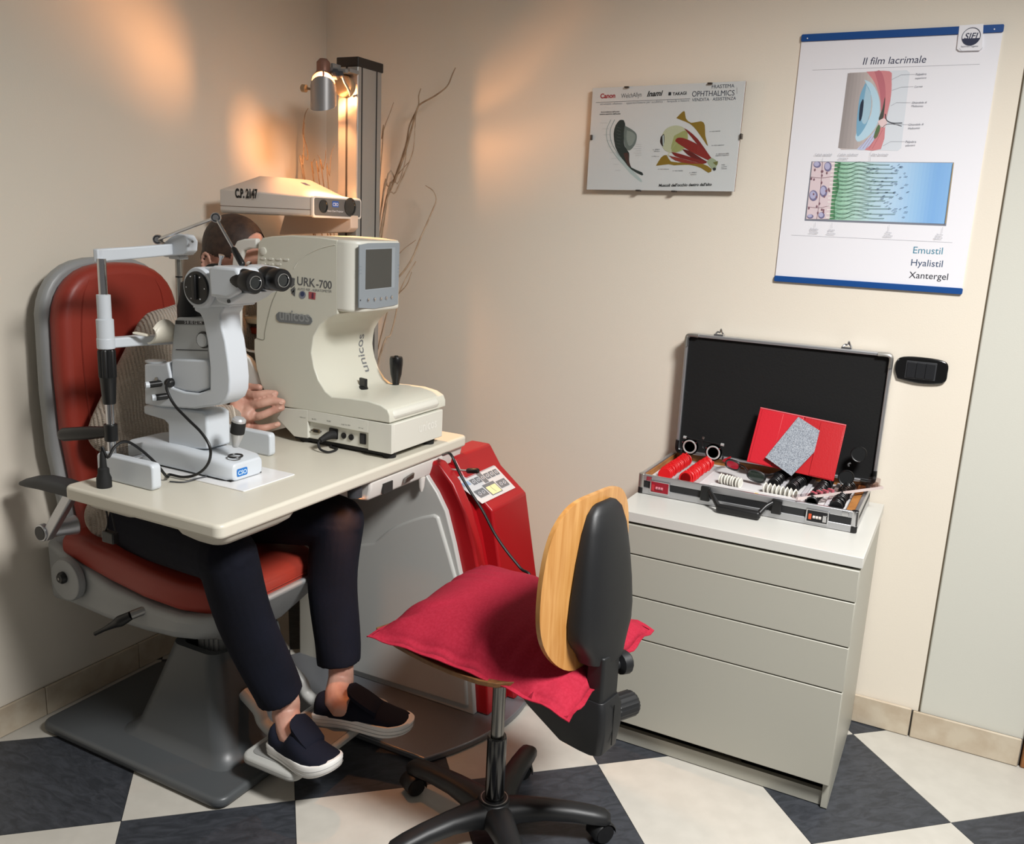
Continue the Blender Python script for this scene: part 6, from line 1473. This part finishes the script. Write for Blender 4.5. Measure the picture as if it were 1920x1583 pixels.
# backrest board: gently curved
bo_ = [(-.005, .960), (.060, .958), (.105, .945), (.142, .912), (.163, .865), (.174, .80), (.176, .737), (.170, .69), (.152, .645), (.115, .600), (.065, .566), (-.005, .546)]
half = smooth2(bo_, 3); outl = half + [(-.01 - a, b) for a, b in reversed(half[1:-1])]
lines = []
mb = MB(); N = len(half)
cols = []
for (l_, z_) in half:                 # horizontal strips between the right and left edge
    cols.append([(q * (l_ + .005) - .005, z_) for q in (-1, -.8, -.55, -.28, 0, .28, .55, .8, 1)])
fr = [[Vector((-.222 + .35 * a * a * 1.0 - .05 * (b - .74) ** 2, a, b)) for a, b in r] for r in cols]; bk = [[p - X * .011 for p in r] for r in fr]
m9 = 9; vs = [p for r in fr for p in r] + [p for r in bk for p in r]; fs = []; T_ = N * m9
for i in range(N - 1):
    for j in range(m9 - 1): fs += [(i * m9 + j, i * m9 + j + 1, (i + 1) * m9 + j + 1, (i + 1) * m9 + j), (T_ + i * m9 + j, T_ + (i + 1) * m9 + j, T_ + (i + 1) * m9 + j + 1, T_ + i * m9 + j + 1)]
    for j in (0, m9 - 1): fs.append((i * m9 + j, (i + 1) * m9 + j, T_ + (i + 1) * m9 + j, T_ + i * m9 + j))
for j in range(m9 - 1):
    for i in (0, N - 1): fs.append((i * m9 + j, i * m9 + j + 1, T_ + i * m9 + j + 1, T_ + i * m9 + j))
mb.add(vs, fs); bm_ = part('backrest', mb, plym, t, 0, local=True, smooth=40)
bm_.data.validate(); 
w_ = bm_.modifiers.new('weld', 'WELD'); w_.merge_threshold = .0004
bev(bm_, .003, 2, 50)
# black spine cover on the back
rings = []
for z_, hw, d0, d1 in ((.940, .018, .236, .246), (.934, .036, .233, .255), (.918, .055, .232, .264), (.880, .071, .232, .274), (.815, .086, .232, .283), (.745, .097, .232, .291), (.685, .103, .232, .296), (.648, .100, .232, .298), (.625, .086, .233, .298), (.60, .066, .236, .300), (.578, .058, .240, .300)):
    rg_ = []
    for k in range(17):
        an = pi * k / 16; rg_.append((-(d0 + (d1 - d0) * sin(an) ** .5), -.026 + (hw + .008) * cos(an), z_))
    rings.append(rg_)
part('spine_cover', MB().loft(rings), chb, t, .004, local=True, smooth=60)
part('spine_post', MB().prism(rr(-.298, -.252, -.048, .026, .008), 'z', .44, .60), chb, t, .004, local=True)
lb = MB(); rings = []
for z_, f0_, f1_, w0, w1 in ((.352, -.285, -.235, -.042, .018), (.365, -.305, -.19, -.052, .030), (.42, -.312, -.10, -.056, .034), (.47, -.310, -.04, -.056, .034), (.492, -.302, -.03, -.050, .028)):
    rings.append([(a, b, z_) for a, b in rr(f0_, f1_, w0, w1, .014, 4)])
part('mechanism_cover', lb.loft(rings), chb, t, .003, local=True, smooth=50)
part('mechanism_seam', MB().box(-.3125, -.3105, -.012, -.010, .38, .48), mat('seam_black', (8, 8, 8), .6), t, local=True)
k_ = part('height_knob', MB().lathe([(.012, 0), (.012, .02), (.026, .026), (.028, .045), (.024, .05), (0, .05)], (-.275, -.046, .548), Vector((-.35, -1, 0)), 14), chb, t, local=True, smooth=30)
mb = MB(); rings = []
for h_, r_ in ((0, .020), (.02, .030), (.075, .030), (.082, .026)):
    rings.append([Vector((-.27, -.054, .43)) + Vector((-.30, -.95, -.03)).normalized() * h_ + (Vector((.95, -.30, 0)) * cos(2 * pi * k / 40) + Z * sin(2 * pi * k / 40)) * (r_ + (.0014 if k % 2 else 0)) for k in range(40)])
part('tension_knob', mb.loft(rings), chb, t, local=True, smooth=25)
part('cover_screw', MB().cyl(Vector((-.10, .033, .475)), Vector((-.10, .037, .475)), .004, n=10), steel, t, local=True)

# ------------------------------------------------------------------ red cushion
A, B_, C_, D = az(697, 1195, .548), az(905, 1063, .560), az(1218, 1178, .560), az(1063, 1346, .500)
N_ = 48; H_ = .100
def cush(u, v, side):
    pin = .055
    uu, vv = u, v
    p = (A * (1 - uu) + B_ * uu) * (1 - vv) + (D * (1 - uu) + C_ * uu) * vv
    ctr = (A + B_ + C_ + D) / 4
    su, sv = 4 * u * (1 - u), 4 * v * (1 - v)
    e = max(abs(2 * u - 1), abs(2 * v - 1))
    # edges drawn inwards between the corners
    p = p + (ctr - p) * (.022 * (sv * (abs(2 * u - 1) ** 3) + su * (abs(2 * v - 1) ** 3)))
    wav = .0035 * sin(34 * v + 2) * (abs(2 * u - 1) ** 6) + .0035 * sin(31 * u) * (abs(2 * v - 1) ** 6)
    b = max(0, (1 - abs(2 * u - 1) ** 2.6)) ** .6 * max(0, (1 - abs(2 * v - 1) ** 2.6)) ** .6
    wr = .0065 * sin((46 * u + 4 * sin(9 * u)) if abs(2 * v - 1) > abs(2 * u - 1) else (44 * v + 4 * sin(8 * v + 1))) * (1 - b) ** .7 * min(1, 5 * (1 - e)) ** .8 + .0022 * sin(15 * v - 8 * u) * b * (1 - b) * 3
    wav += .015 * sin(pi * v) ** .8 * (1 - u) ** 3
    if side > 0: z = p.z + wav + H_ * b * (1 - .25 * v) + wr
    else:
        z = p.z + wav - .030 * b
    return Vector((p.x, p.y, z))
def floor_z(p, z):
    q = LI @ Vector((p.x, p.y, 0)); 
    return max(z, .5335) if (-.20 < q.x < .27 and abs(q.y) < .19) else z
vs = []; fs = []
for s_ in (1, -1):
    for i in range(N_ + 1):
        for j in range(N_ + 1):
            p = cush(i / N_, j / N_, s_)
            if s_ < 0: p.z = min(floor_z(p, p.z), cush(i / N_, j / N_, 1).z - .0005)
            vs.append(p)
T_ = (N_ + 1) ** 2
for s_ in range(2):
    for i in range(N_):
        for j in range(N_):
            a = s_ * T_ + i * (N_ + 1) + j; fs.append((a, a + 1, a + N_ + 2, a + N_ + 1))
cl = mat('cushion_linen', (154, 26, 48), .85, bump=(900, .3), vary=(160, (162, 33, 55), 5), spec=.25)
t = thing('cushion', ((A + B_ + C_ + D) / 4).to_3d() - Z * .02, 'square red linen cushion lying on the plywood seat of the task chair', 'cushion')
cu_ = part('cover', MB().add(vs, fs), cl, t, smooth=75)
w_ = cu_.modifiers.new('weld', 'WELD'); w_.merge_threshold = .0007
loop = [cush(0, k / 24, 1) for k in range(24)] + [cush(k / 24, 1, 1) for k in range(24)] + [cush(1, 1 - k / 24, 1) for k in range(24)] + [cush(1 - k / 24, 0, 1) for k in range(25)]
ctr = (A + B_ + C_ + D) / 4
fl2 = []
outer = [p + Vector((p.x - ctr.x, p.y - ctr.y, 0)).normalized() * .012 + Z * (.003 * sin(k * 1.3)) for k, p in enumerate(loop)]
mb = MB(); n_ = len(loop)
mb.add([p + Z * .0015 for p in loop] + [p + Z * .001 for p in outer] + [p - Z * .001 for p in outer] + [p - Z * .0015 for p in loop], [(r_ * n_ + k, r_ * n_ + k + 1, (r_ + 1) * n_ + k + 1, (r_ + 1) * n_ + k) for r_ in range(3) for k in range(n_ - 1)])
part('flange', mb, cl, t, smooth=60)
